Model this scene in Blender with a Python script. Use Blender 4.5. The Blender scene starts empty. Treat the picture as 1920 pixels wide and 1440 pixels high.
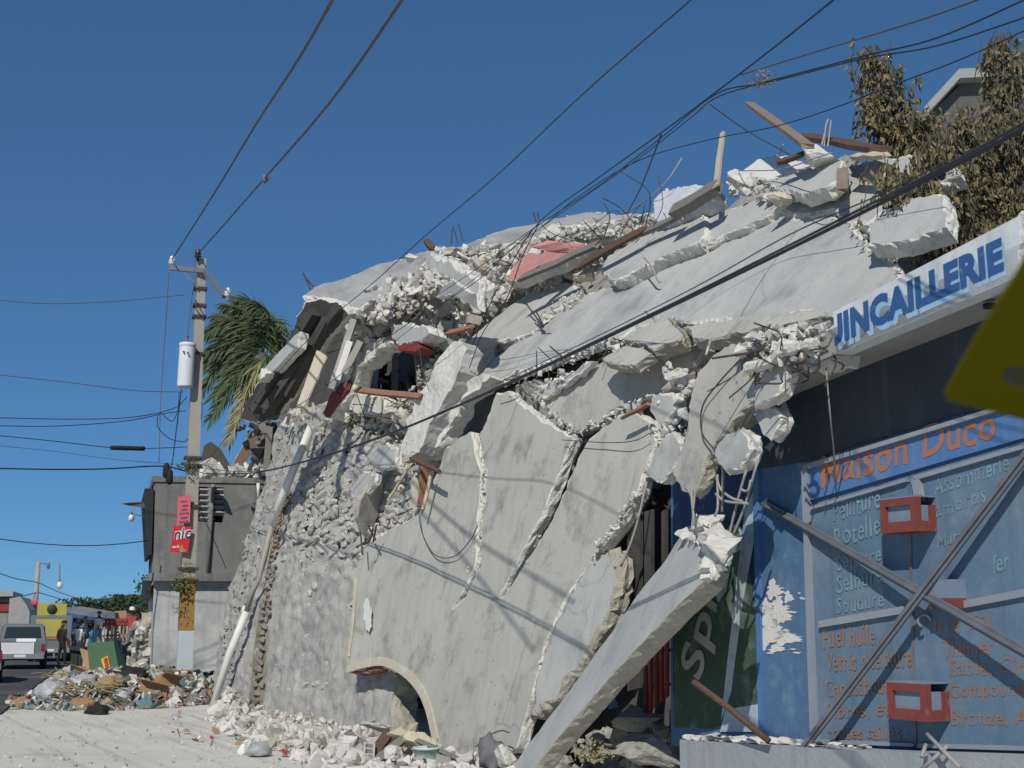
import bpy, bmesh, math, random
from mathutils import Vector as V, Matrix, noise, geometry, Quaternion
R = math.radians
rnd = random.Random(7)
scene = bpy.context.scene
C = scene.collection

# ---------------------------------------------------------------- camera, sky, sun, exposure
FPX = 2500.0                                   # focal length in pixels of a 1920 px wide frame
PITCH = math.atan(440 / FPX)
CAM = V((0, 0, 1.87))
cam = bpy.data.cameras.new('camera')
cam.sensor_width = 36
cam.lens = 36 * FPX / 1920
cam.clip_start = 0.05
cam.clip_end = 3000
cam.dof.use_dof = True
cam.dof.focus_distance = 16
cam.dof.aperture_fstop = 5.0
camo = bpy.data.objects.new('camera', cam)
camo.location = CAM
camo.rotation_euler = (math.pi / 2 + PITCH, 0, 0)
C.objects.link(camo)
scene.camera = camo

LIGHT = V((0.13, 0.46, -0.43)).normalized()    # the way the sunlight travels
w = bpy.data.worlds.new('World')
scene.world = w
w.use_nodes = True
nt = w.node_tree
bg = nt.nodes['Background']
sky = nt.nodes.new('ShaderNodeTexSky')
sky.sky_type = 'NISHITA'
sky.sun_disc = False
sky.sun_elevation = math.asin(-LIGHT.z)
sky.sun_rotation = math.atan2(-LIGHT.x, -LIGHT.y)
sky.altitude = 5000                            # deep, dust free blue
sky.air_density = 1.0
sky.dust_density = 0.0
sky.ozone_density = 8.0
gam = nt.nodes.new('ShaderNodeGamma')
gam.inputs[1].default_value = 0.6
tint = nt.nodes.new('ShaderNodeMix')
tint.data_type = 'RGBA'; tint.blend_type = 'MULTIPLY'
tint.inputs[0].default_value = 1
tint.inputs[7].default_value = (0.72, 1.235, 1.6, 1)
nt.links.new(sky.outputs[0], gam.inputs[0])
nt.links.new(gam.outputs[0], tint.inputs[6])
nt.links.new(tint.outputs[2], bg.inputs[0])
bg.inputs[1].default_value = 0.1
sun = bpy.data.lights.new('sun', 'SUN')
sun.energy = 3.75
sun.angle = R(0.53)
sun.color = (1.0, 0.95, 0.865)
suno = bpy.data.objects.new('sun', sun)
suno.rotation_euler = LIGHT.to_track_quat('-Z', 'Y').to_euler()
suno.location = (-5, -10, 30)
C.objects.link(suno)
vs = scene.view_settings
vs.view_transform = 'Standard'
vs.look = 'None'
vs.gamma = 1
vs.use_curve_mapping = False
vs.exposure = 0

# ---------------------------------------------------------------- layout helpers
COSP, SINP = math.cos(PITCH), math.sin(PITCH)
def ray(px, py):
    x = (px - 960) / FPX; y = (720 - py) / FPX
    return V((x, COSP - y * SINP, SINP + y * COSP))
def P(px, py, Y):                              # the point at depth Y seen at that place
    d = ray(px, py)
    return CAM + d * (Y / d.y)
class Pl:                                      # a plane in the world
    def __init__(s, p, n):
        s.p = V(p); s.n = V(n).normalized()
        if s.n.dot(CAM - s.p) < 0: s.n = -s.n
    def hit(s, px, py):
        d = ray(px, py)
        return CAM + d * (s.n.dot(s.p - CAM) / s.n.dot(d))
    def off(s, o): return Pl(s.p + s.n * o, s.n)
def pl3(a, b, c):
    a, b, c = P(*a), P(*b), P(*c)
    return Pl((a + b + c) / 3, (b - a).cross(c - a))
AH = V((-0.457, 0.889, 0)).normalized()        # along the street, away
NO = V((-AH.y, AH.x, 0))                       # out of the facades, towards the street
UP = V((0, 0, 1))
O0 = V((2.69, 12, 0))
SH = Pl(O0, NO)                                # shop front
FA = Pl(O0, NO * math.cos(R(12)) + UP * math.sin(R(12)))   # fallen front, leaning inwards
_f = FA.hit(1000, 745)
RF = Pl(_f, NO * math.sin(R(48)) + UP * math.cos(R(48)))   # broken roof sheet draped over it
R2 = pl3((580, 556, 27.0), (665, 582, 25.2), (1230, 408, 24.5))
GR = Pl((0, 0, 0), UP)
HG = Pl(SH.off(.62).hit(1380, 760), NO * math.cos(R(7)) + UP * math.sin(R(7)))   # slabs hanging before the shop entrance
FU = pl3((690, 640, FA.hit(690, 640).y - .1), (960, 556, RF.hit(960, 556).y - .3), (880, 478, R2.hit(880, 478).y - .4))   # rubble between front, roof and crest
def ground(px, py): return GR.hit(px, py)

# ---------------------------------------------------------------- materials
def mat(name, c1, c2=None, s1=2.0, rough=0.9, bump=0.0, bs=30.0, c3=None, s3=1.0, t3=(0.58, 0.75), f3=0.6,
        specks=0.0, spec_s=12.0, metal=0.0, detail=6, spec=0.3, emit=None, coords='pos', stretch=None, cracks=0.0, streak=None):
    m = bpy.data.materials.new(name)
    m.use_nodes = True
    n = m.node_tree; L = n.links
    b = n.nodes['Principled BSDF']
    b.inputs['Roughness'].default_value = rough
    b.inputs['Metallic'].default_value = metal
    b.inputs['Specular IOR Level'].default_value = spec
    if c2 is None: c2 = tuple(x * 0.8 for x in c1)
    if coords == 'pos':
        src = n.nodes.new('ShaderNodeNewGeometry').outputs['Position']
    else:
        src = n.nodes.new('ShaderNodeTexCoord').outputs['Object']
    if stretch:
        mp = n.nodes.new('ShaderNodeMapping'); mp.inputs['Scale'].default_value = stretch
        L.new(src, mp.inputs[0]); src = mp.outputs[0]
    def nz(scale, det=detail, ro=0.6):
        t = n.nodes.new('ShaderNodeTexNoise')
        t.inputs['Scale'].default_value = scale; t.inputs['Detail'].default_value = det; t.inputs['Roughness'].default_value = ro
        L.new(src, t.inputs['Vector']); return t.outputs['Fac']
    def ramp(f, a, c):
        r = n.nodes.new('ShaderNodeMapRange')
        r.inputs['From Min'].default_value = a; r.inputs['From Max'].default_value = c
        L.new(f, r.inputs['Value']); return r.outputs['Result']
    def mix(f, a, c):
        x = n.nodes.new('ShaderNodeMix'); x.data_type = 'RGBA'
        if isinstance(f, float): x.inputs[0].default_value = f
        else: L.new(f, x.inputs[0])
        for i, q in ((6, a), (7, c)):
            if isinstance(q, tuple): x.inputs[i].default_value = (*q[:3], 1)
            else: L.new(q, x.inputs[i])
        return x.outputs[2]
    def mul(f, k):
        x = n.nodes.new('ShaderNodeMath'); x.operation = 'MULTIPLY'
        L.new(f, x.inputs[0])
        if isinstance(k, float): x.inputs[1].default_value = k
        else: L.new(k, x.inputs[1])
        return x.outputs[0]
    col = mix(ramp(nz(s1), 0.32, 0.68), c1, c2)
    fine = mix(ramp(nz(s1 * 14, 4), 0.3, 0.7), tuple(x * 0.86 for x in c1), tuple(min(1, x * 1.08) for x in c2))
    col = mix(0.3, col, fine)
    if c3: col = mix(mul(ramp(nz(s3, 8, 0.68), *t3), f3), col, c3)
    if streak:                                  # run marks or tracks: noise drawn out along one direction
        sc_, rz_, cs_, fs_ = streak
        m2 = n.nodes.new('ShaderNodeMapping'); m2.vector_type = 'TEXTURE'; m2.inputs['Rotation'].default_value = (0, 0, rz_); m2.inputs['Scale'].default_value = sc_
        L.new(src, m2.inputs[0]); ts = n.nodes.new('ShaderNodeTexNoise'); ts.inputs['Scale'].default_value = 1; ts.inputs['Detail'].default_value = 5
        L.new(m2.outputs[0], ts.inputs['Vector']); col = mix(mul(ramp(ts.outputs['Fac'], .52, .72), fs_), col, cs_)
    if cracks:                                  # hairline cracks wandering over the slab
        wn = n.nodes.new('ShaderNodeTexNoise'); wn.inputs['Scale'].default_value = 1.6; wn.inputs['Detail'].default_value = 5
        L.new(src, wn.inputs['Vector'])
        va = n.nodes.new('ShaderNodeVectorMath'); va.operation = 'MULTIPLY_ADD'; va.inputs[1].default_value = (.55, .55, .55)
        L.new(wn.outputs['Color'], va.inputs[0]); L.new(src, va.inputs[2])
        ve = n.nodes.new('ShaderNodeTexVoronoi'); ve.feature = 'DISTANCE_TO_EDGE'; ve.inputs['Scale'].default_value = .42
        L.new(va.outputs[0], ve.inputs['Vector'])
        ln = mul(ramp(ve.outputs['Distance'], .009, .003), ramp(nz(.55, 3), .52, .6))
        col = mix(mul(ln, cracks), col, tuple(x * .35 for x in c1))
    if specks:
        vo = n.nodes.new('ShaderNodeTexVoronoi'); vo.inputs['Scale'].default_value = spec_s
        L.new(src, vo.inputs['Vector'])
        sm = mul(ramp(vo.outputs['Distance'], 0.16, 0.08), ramp(nz(1.3, 3), 0.5, 0.62))
        col = mix(mul(sm, specks), col, tuple(x * 0.3 for x in c1))
    L.new(col, b.inputs['Base Color'])
    if bump:
        bp = n.nodes.new('ShaderNodeBump'); bp.inputs['Strength'].default_value = min(1.0, bump); bp.inputs['Distance'].default_value = 0.03 * max(1, bump)
        L.new(nz(bs, 8, 0.65), bp.inputs['Height']); L.new(bp.outputs[0], b.inputs['Normal'])
    if emit: b.inputs['Emission Color'].default_value = (*emit, 1); b.inputs['Emission Strength'].default_value = 1
    return m
M = {}
M['conc_grey'] = mat('smooth_grey_concrete', (.475, .475, .45), (.365, .372, .365), 1.1, .9, .3, 30, (.21, .215, .215), .9, (.52, .7), .75, .6, 9, cracks=.4, streak=((.16, .16, 2.2), 0.0, (.25, .25, .24), .3))
M['conc_tan'] = mat('smooth_tan_concrete', (.475, .465, .415), (.375, .37, .34), .9, .9, .28, 30, (.18, .18, .175), 1.7, (.53, .70), .8, .9, 8, cracks=.4, streak=((.16, .16, 2.2), 0.0, (.235, .23, .215), .28))
M['conc_dark'] = mat('weathered_roof_concrete', (.40, .405, .40), (.26, .265, .27), .7, .95, .35, 30, (.14, .14, .14), .8, (.5, .7), .7, stretch=(1, .35, 1), streak=((.5, 2.5, .5), 0.5, (.16, .16, .16), .5))
M['broken'] = mat('broken_concrete', (.72, .705, .65), (.56, .545, .50), 5, 1, 1.6, 9, (.30, .285, .25), 9, (.57, .72), .7)
M['broken_tan'] = mat('dusty_broken_concrete', (.46, .43, .36), (.33, .31, .255), 4, 1, 1.5, 9, (.2, .18, .14), 7, (.55, .72), .65)
M['rubble'] = mat('rubble_concrete', (.68, .665, .61), (.47, .46, .42), 3, 1, 1.6, 8, (.28, .27, .24), 7, (.57, .74), .6)
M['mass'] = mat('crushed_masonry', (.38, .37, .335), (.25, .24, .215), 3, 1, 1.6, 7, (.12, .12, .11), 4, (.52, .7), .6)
M['stone'] = mat('limestone_rubble_stone', (.54, .525, .475), (.39, .38, .345), 2.2, 1, 1.4, 9, (.2, .195, .18), 4, (.55, .72), .55)
M['mortar'] = mat('old_lime_mortar', (.47, .455, .415), (.315, .31, .30), 1.2, 1, 1.8, 6, (.19, .19, .195), .9, (.5, .7), .6, .6, 6, streak=((.16, .16, 2.2), 0.0, (.2, .2, .2), .4))
M['tanstone'] = mat('earthy_stone', (.29, .26, .205), (.19, .17, .135), 3, 1, 1.4, 8, (.1, .09, .07), 4)
M['inner'] = mat('shade_dark_interior', (.09, .086, .08), (.05, .048, .045), 2, 1, .4, 12)  # very dark tone puts the shade of interiors and undersides into the colour
M['dust'] = mat('white_dust_ground', (.62, .605, .55), (.50, .485, .435), .35, 1, .5, 12, (.33, .31, .27), .8, (.54, .72), .5, .4, 10, streak=((.22, 7.0, 1), 0.475, (.36, .345, .31), .75))
M['road'] = mat('worn_asphalt', (.075, .075, .075), (.05, .05, .052), .6, .95, .4, 40, (.2, .19, .165), .35, (.5, .68), .6)
M['wood'] = mat('weathered_timber', (.26, .21, .165), (.18, .145, .115), 9, .85, .4, 40)
M['wood_grey'] = mat('grey_timber', (.215, .2, .18), (.15, .14, .125), 9, .9, .4, 40)
M['wood_red'] = mat('reddish_timber', (.33, .17, .11), (.23, .115, .075), 9, .85, .3, 40)
M['wood_brown'] = mat('brown_timber', (.13, .075, .05), (.085, .05, .036), 9, .85, .3, 40)
M['wood_pale'] = mat('pale_timber', (.52, .45, .33), (.42, .36, .26), 8, .85, .2, 40)
M['red'] = mat('red_paint', (.26, .045, .038), (.19, .035, .03), 6, .7, .2, 30, (.35, .25, .22), 5, (.6, .7), .5)
M['pink'] = mat('pink_plaster', (.52, .25, .235), (.44, .19, .18), 3, .9, .4, 25, (.6, .45, .42), 4, (.55, .7), .7)
M['cream'] = mat('cream_plaster', (.56, .50, .39), (.46, .41, .32), 5, .9, .8, 14, (.58, .56, .5), 5, (.5, .64), .8)
M['pvc'] = mat('white_plastic_pipe', (.72, .71, .68), (.62, .61, .57), 3, .45, .05, 10)
M['cloth_white'] = mat('white_patterned_cloth', (.60, .61, .63), (.40, .42, .47), 14, .95, .3, 20)
M['steel'] = mat('rusty_rebar', (.11, .085, .07), (.06, .05, .045), 10, .7, .2, 40, metal=.3)
M['steel_light'] = mat('dusty_rebar', (.36, .35, .33), (.26, .25, .24), 10, .8, .1, 40)
M['iron'] = mat('grey_painted_iron', (.17, .185, .21), (.11, .12, .14), 6, .6, .1, 30, (.2, .16, .13), 3, (.6, .7), .6)
M['cable'] = mat('black_cable_sheath', (.025, .027, .03), (.02, .02, .022), 3, .55)
M['cable_grey'] = mat('grey_cable_sheath', (.06, .065, .07), (.045, .047, .05), 3, .6)
M['cable_line'] = mat('bare_conductor', (.11, .09, .09), (.08, .07, .07), 3, .6)
M['pole'] = mat('pole_concrete', (.37, .35, .31), (.29, .275, .245), 1.2, .9, .3, 30, (.17, .16, .15), 1.5)
M['ochre'] = mat('ochre_paint', (.33, .2, .06), (.27, .165, .055), 4, .9, .2, 30, (.3, .27, .22), 4)
M['pale_blue'] = mat('pale_blue_paint', (.5, .56, .58), (.43, .5, .53), 5, .9, .2, 30)
M['transformer'] = mat('white_enamel', (.66, .69, .72), (.56, .59, .63), 1.5, .5, .1, 20, (.3, .22, .16), 3, (.62, .72), .5, stretch=(1, 1, .35))
M['porcelain'] = mat('porcelain', (.7, .69, .66), (.62, .6, .58), 4, .3)
M['brown_porcelain'] = mat('brown_porcelain', (.06, .04, .035), (.04, .03, .028), 4, .3)
M['black'] = mat('black_rubber', (.02, .02, .021), (.016, .016, .017), 4, .8)
M['hole'] = mat('cavity_shade', (.03, .03, .03), (.02, .02, .02), 4, 1)  # near-black colour in place of the shade inside hollows
M['white'] = mat('white_paint', (.74, .75, .74), (.62, .63, .62), 3, .6, .1, 20)
M['sign_white'] = mat('dusty_white_fascia', (.66, .69, .70), (.52, .56, .59), 2.2, .8, .15, 30, (.38, .42, .45), 4, (.56, .72), .5, streak=((.16, .16, 2.2), 0.0, (.32, .35, .37), .55))
M['sign_blue'] = mat('navy_lettering_paint', (.025, .085, .24), (.035, .11, .28), 5, .7, 0, 30, (.25, .33, .42), 9, (.6, .72), .5)
M['sign_sky'] = mat('light_blue_lettering_paint', (.24, .42, .62), (.34, .5, .66), 5, .7, 0, 30, (.5, .58, .62), 8, (.6, .72), .5)
M['soffit'] = mat('grey_soffit', (.34, .34, .325), (.27, .27, .26), 1.5, .9, .2, 25)
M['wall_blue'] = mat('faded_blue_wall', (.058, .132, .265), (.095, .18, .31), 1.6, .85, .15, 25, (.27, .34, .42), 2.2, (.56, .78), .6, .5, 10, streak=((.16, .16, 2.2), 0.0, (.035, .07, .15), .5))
M['wall_shade'] = mat('shaded_blue_wall', (.05, .068, .09), (.038, .052, .07), 1.6, .85, .2, 25, streak=((.16, .16, 2.2), 0.0, (.1, .11, .12), .4))  # shop wall darkened, its shade is held in the colour
M['band_blue'] = mat('bright_blue_paint', (.06, .16, .37), (.085, .19, .39), 2.5, .8, .1, 25, (.2, .27, .36), 3, (.56, .74), .5, streak=((.16, .16, 2.2), 0.0, (.2, .24, .3), .4))
M['door_blue'] = mat('grey_blue_door', (.10, .17, .25), (.135, .205, .28), 1.4, .75, .12, 20, (.25, .29, .32), 1.6, (.52, .74), .6, streak=((.16, .16, 2.2), 0.0, (.07, .11, .16), .5))
M['door_trim'] = mat('dusty_blue_trim', (.22, .26, .305), (.29, .315, .34), 4, .8, .1, 25)
M['cyan'] = mat('mint_lettering_paint', (.17, .31, .35), (.20, .33, .36), 6, .8, 0, 30, (.13, .195, .26), 7, (.40, .58), .9)
M['cyan_pale'] = mat('washed_mint_paint', (.15, .235, .295), (.185, .27, .31), 3, .8, 0, 30, (.14, .2, .27), 5, (.48, .62), .8)
M['orange'] = mat('orange_lettering_paint', (.40, .155, .09), (.34, .15, .10), 6, .8, 0, 30, (.2, .2, .22), 9, (.55, .68), .6)
M['orange2'] = mat('rust_lettering_paint', (.33, .155, .075), (.26, .15, .095), 6, .8, 0, 30, (.14, .19, .245), 9, (.46, .6), .85)
M['box_red'] = mat('red_oxide_metal', (.22, .055, .045), (.17, .045, .038), 8, .7, .2, 30, (.28, .2, .18), 9, (.56, .7), .6)
M['box_grey'] = mat('blue_grey_metal', (.20, .25, .33), (.16, .2, .27), 5, .6)
M['green_mural'] = mat('shade_darkened_green_mural', (.035, .075, .05), (.05, .095, .065), 4, .8, .1, 25, (.25, .31, .31), 1.8, (.52, .7), .7)  # green darkened so the recess shade sits in the paint colour
M['navy_mural'] = mat('navy_mural_paint', (.012, .035, .10), (.02, .05, .13), 3, .7, .1, 25, (.2, .25, .32), 8, (.64, .72), .6)
M['mural_grey'] = mat('shade_dimmed_lettering', (.36, .38, .36), (.28, .3, .29), 4, .8)  # letter tone lowered along with the shade painted into the mural
M['mural_white'] = mat('white_mural_paint', (.42, .5, .56), (.34, .43, .5), 3, .8, .1, 25, (.15, .24, .26), 4, (.52, .66), .7)
M['peel'] = mat('bare_white_plaster', (.68, .68, .66), (.58, .58, .57), 6, .95, .3, 30)
M['plinth'] = mat('grey_blue_plinth', (.33, .36, .39), (.26, .29, .32), 1.3, .95, .4, 20, (.42, .40, .36), 2, streak=((.16, .16, 2.2), 0.0, (.2, .2, .2), .5))
M['plate_yellow'] = mat('olive_yellow_plate', (.125, .115, .006), (.11, .102, .006), 1.5, .8, spec=.0)
M['plate_ink'] = mat('dark_sign_ink', (.04, .045, .05), (.03, .034, .04), 4, .6)
M['house_grey'] = mat('raw_grey_render', (.25, .25, .24), (.165, .168, .165), .9, .95, .5, 14, (.36, .355, .34), .8, (.52, .74), .7, streak=((.16, .16, 2.2), 0.0, (.12, .12, .115), .6))
M['house_white'] = mat('dirty_whitewash', (.60, .61, .60), (.5, .515, .515), .8, .9, .2, 18, (.27, .275, .28), .55, (.46, .66), .85, streak=((.16, .16, 2.2), 0.0, (.3, .3, .3), .6))
M['house_dark'] = mat('dark_green_shutter', (.03, .042, .04), (.022, .03, .028), 4, .8)
M['slat'] = mat('concrete_louvre', (.36, .355, .34), (.27, .268, .26), 4, .95, .3, 20)
M['hardboard'] = mat('brown_hardboard', (.25, .17, .115), (.2, .135, .095), 2, .8)
M['rust_sheet'] = mat('dull_brown_sheet', (.11, .095, .08), (.08, .07, .06), 4, .75)
M['poster_pink'] = mat('pink_poster_paper', (.60, .13, .17), (.52, .11, .15), 4, .8)
M['poster_red'] = mat('red_poster_paper', (.55, .02, .03), (.48, .02, .03), 4, .7)
M['ink'] = mat('dark_print', (.09, .045, .10), (.07, .035, .08), 4, .8)
M['bark'] = mat('dusty_bark', (.12, .105, .085), (.08, .07, .055), 6, 1, .7, 20)
M['leaf_dry'] = mat('dry_olive_leaf', (.205, .165, .085), (.13, .115, .055), 5, .8)
M['leaf_brown'] = mat('withered_brown_leaf', (.28, .205, .115), (.185, .135, .075), 5, .85)
M['leaf_green'] = mat('dull_green_leaf', (.11, .12, .045), (.07, .085, .032), 5, .75)
M['palm'] = mat('palm_leaflet_green', (.085, .12, .05), (.055, .085, .033), 5, .6)
M['palm_dry'] = mat('palm_leaflet_yellow', (.30, .27, .12), (.21, .195, .085), 5, .7)
M['far_tree'] = mat('far_foliage', (.055, .085, .04), (.04, .062, .03), 1.5, .9)
M['gable'] = mat('grey_green_gable_wall', (.12, .13, .125), (.09, .1, .098), 2, .95, .3, 18)
M['gable_roof'] = mat('pale_roof_edge', (.34, .36, .355), (.28, .30, .3), 2, .9, .2, 18)
M['car_white'] = mat('white_car_paint', (.68, .69, .70), (.6, .61, .62), 2, .35, 0, 30, spec=.5)
M['car_grey'] = mat('grey_car_paint', (.17, .18, .19), (.14, .15, .16), 2, .35, 0, 30, spec=.5)
M['car_blue'] = mat('dark_blue_car_paint', (.03, .05, .075), (.025, .04, .06), 2, .35, 0, 30, spec=.5)
M['car_yellow'] = mat('yellow_car_paint', (.46, .42, .06), (.36, .33, .06), 2, .6, .0, 30, (.3, .29, .2), 1.5, (.5, .7), .6)
M['glass'] = mat('dark_car_glass', (.03, .04, .042), (.025, .033, .035), 2, .12, spec=.6)
M['chrome'] = mat('dull_bumper_metal', (.38, .39, .4), (.3, .31, .32), 3, .4, metal=.5)
M['lamp_red'] = mat('red_lamp_lens', (.3, .02, .02), (.24, .02, .02), 3, .3)
M['tarp_blue'] = mat('blue_tarpaulin', (.17, .36, .68), (.22, .42, .70), 2, .7)
M['tarp_white'] = mat('white_tarpaulin', (.74, .78, .82), (.64, .7, .76), 2, .7)
M['green_bin'] = mat('dented_green_metal', (.075, .15, .085), (.06, .12, .07), 3, .65, .2, 12, (.25, .12, .09), 2.2, (.56, .7), .6)
M['yellow'] = mat('yellow_sticker', (.65, .45, .02), (.6, .4, .02), 3, .6)
M['skin'] = mat('dark_skin', (.06, .035, .024), (.05, .03, .02), 3, .6)
M['bag_clear'] = mat('translucent_plastic', (.42, .43, .43), (.30, .31, .32), 9, .35, .8, 12, (.55, .56, .56), 8, (.56, .66), .7, spec=.5)
M['bag_blue'] = mat('blue_plastic', (.02, .18, .33), (.02, .14, .27), 6, .4)
M['straw'] = mat('dry_stalk', (.36, .30, .16), (.27, .22, .12), 6, .9)
M['card'] = mat('brown_cardboard', (.38, .24, .13), (.31, .2, .11), 3, .9)
M['trash'] = mat('mixed_refuse', (.26, .235, .2), (.15, .14, .125), 4, .9, .7, 12, (.36, .33, .29), 5, (.5, .65), .7)
M['trash_orange'] = mat('orange_refuse', (.33, .19, .09), (.27, .155, .075), 4, .85)
M['trash_red'] = mat('red_refuse', (.4, .06, .05), (.33, .05, .045), 4, .8)
M['trash_teal'] = mat('teal_refuse', (.10, .22, .24), (.08, .18, .2), 4, .7)
M['tile_yellow'] = mat('pale_yellow_tile', (.56, .51, .36), (.48, .43, .3), 4, .6, .2, 20)
M['bucket'] = mat('pale_teal_plastic', (.50, .62, .6), (.44, .56, .54), 4, .45)
M['grey_cloth'] = mat('grey_plastic_sack', (.16, .16, .175), (.12, .12, .13), 5, .7, .5, 12)
M['ochre_stone'] = mat('ochre_stained_stone', (.34, .235, .12), (.25, .19, .115), 3, 1, 1.2, 8, (.36, .33, .28), 4)
M['vine'] = mat('withered_vine', (.24, .2, .1), (.17, .14, .07), 5, .9)

# ---------------------------------------------------------------- mesh helpers
POS = {}                                       # world place of each object, for parenting
class Geo:
    def __init__(s): s.v = []; s.f = []; s.m = []; s.sm = []
    def face(s, idx, m=0, smooth=False): s.f.append(idx); s.m.append(m); s.sm.append(smooth)
    def add(s, verts, faces, m=0, smooth=False):
        o = len(s.v); s.v += [V(q) for q in verts]
        for f in faces: s.face([o + i for i in f], m, smooth)
    def prism(s, pts, d, m=0, m2=None):        # a polygon pushed along d
        n = len(pts); d = V(d)
        nrm = V((0, 0, 0))
        for i in range(n): nrm += V(pts[i]).cross(V(pts[(i + 1) % n]))
        if nrm.dot(d) > 0: pts = pts[::-1]
        o = len(s.v); s.v += [V(p) for p in pts] + [V(p) + d for p in pts]
        s.face(list(range(o, o + n)), m)
        s.face(list(range(o + 2 * n - 1, o + n - 1, -1)), m if m2 is None else m2)
        for i in range(n):
            j = (i + 1) % n
            s.face([o + j, o + i, o + n + i, o + n + j], m if m2 is None else m2)
    def box(s, c, ax, ay, az, m=0):            # centre and three half axes
        c = V(c); ax, ay, az = V(ax), V(ay), V(az)
        s.prism([c - ax - ay - az, c + ax - ay - az, c + ax + ay - az, c - ax + ay - az], az * 2, m)
    def bar(s, a, b, wd, th, up=(0, 0, 1), m=0):
        a, b = V(a), V(b); d = (b - a).normalized()
        u = V(up); u = (u - d * u.dot(d))
        if u.length < 1e-4: u = V((1, 0, 0)); u = u - d * u.dot(d)
        u.normalize(); r = d.cross(u)
        s.box((a + b) / 2, (b - a) / 2, r * wd / 2, u * th / 2, m)
    def tube(s, pts, r, k=6, m=0, smooth=True, r2=None):
        pts = [V(p) for p in pts]; n = len(pts); o = len(s.v)
        ref = V((0.31, 0.17, 0.93))
        for i, p in enumerate(pts):
            t = (pts[min(i + 1, n - 1)] - pts[max(i - 1, 0)]).normalized()
            u = t.cross(ref)
            if u.length < .05: u = t.cross(V((1, 0, 0)))
            u.normalize(); q = t.cross(u)
            rr = r if r2 is None else r + (r2 - r) * i / max(1, n - 1)
            for j in range(k):
                a = 2 * math.pi * j / k
                s.v.append(p + u * math.cos(a) * rr + q * math.sin(a) * rr)
        for i in range(n - 1):
            for j in range(k):
                j2 = (j + 1) % k
                s.face([o + i * k + j, o + i * k + j2, o + (i + 1) * k + j2, o + (i + 1) * k + j], m, smooth)
        s.face([o + j for j in range(k)][::-1], m); s.face([o + (n - 1) * k + j for j in range(k)], m)
    def lathe(s, c, prof, k=14, m=0, axis=UP):
        axis = V(axis).normalized(); u = axis.orthogonal().normalized(); q = axis.cross(u); o = len(s.v)
        for (r, z) in prof:
            for j in range(k):
                a = 2 * math.pi * j / k
                s.v.append(V(c) + axis * z + u * math.cos(a) * r + q * math.sin(a) * r)
        for i in range(len(prof) - 1):
            for j in range(k):
                j2 = (j + 1) % k
                s.face([o + i * k + j, o + i * k + j2, o + (i + 1) * k + j2, o + (i + 1) * k + j], m, True)
        s.face([o + j for j in range(k)][::-1], m); s.face([o + (len(prof) - 1) * k + j for j in range(k)], m)
    def build(s, name, mats, parent=None, loc=None):
        if not isinstance(mats, (list, tuple)): mats = [mats]
        if loc is None:
            xs = [v.x for v in s.v]; ys = [v.y for v in s.v]; zs = [v.z for v in s.v]
            loc = V(((min(xs) + max(xs)) / 2, (min(ys) + max(ys)) / 2, min(zs)))
        loc = V(loc)
        me = bpy.data.meshes.new(name)
        me.from_pydata([v - loc for v in s.v], [], s.f)
        for q in mats: me.materials.append(M[q] if isinstance(q, str) else q)
        me.polygons.foreach_set('material_index', s.m)
        me.polygons.foreach_set('use_smooth', s.sm)
        me.update()
        return link(name, me, loc, parent)
def link(name, me, loc, parent=None):
    o = bpy.data.objects.new(name, me)
    C.objects.link(o); POS[o.name] = V(loc)
    if parent: o.parent = parent; o.location = V(loc) - POS[parent.name]
    else: o.location = loc
    return o
def tag(o, label=None, cat=None, group=None, kind=None):
    if label: o['label'] = label
    if cat: o['category'] = cat
    if group: o['group'] = group
    if kind: o['kind'] = kind
    return o
def thing(name, label, cat, loc, group=None):
    o = bpy.data.objects.new(name, None); o.empty_display_size = .3
    C.objects.link(o); o.location = loc; POS[o.name] = V(loc)
    return tag(o, label, cat, group)

def basis(n):
    n = V(n).normalized(); u = UP.cross(n)
    if u.length < 1e-3: u = V((1, 0, 0))
    u.normalize(); return u, n.cross(u), n
def inside(p, poly):
    c = False; j = len(poly) - 1
    for i in range(len(poly)):
        a, b = poly[i], poly[j]
        if (a[1] > p[1]) != (b[1] > p[1]) and p[0] < (b[0] - a[0]) * (p[1] - a[1]) / (b[1] - a[1]) + a[0]: c = not c
        j = i
    return c
def nz(p, s, k=0.0): return noise.noise(V((p[0] * s + k, p[1] * s - k, p[2] * s + 2 * k)))

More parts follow.
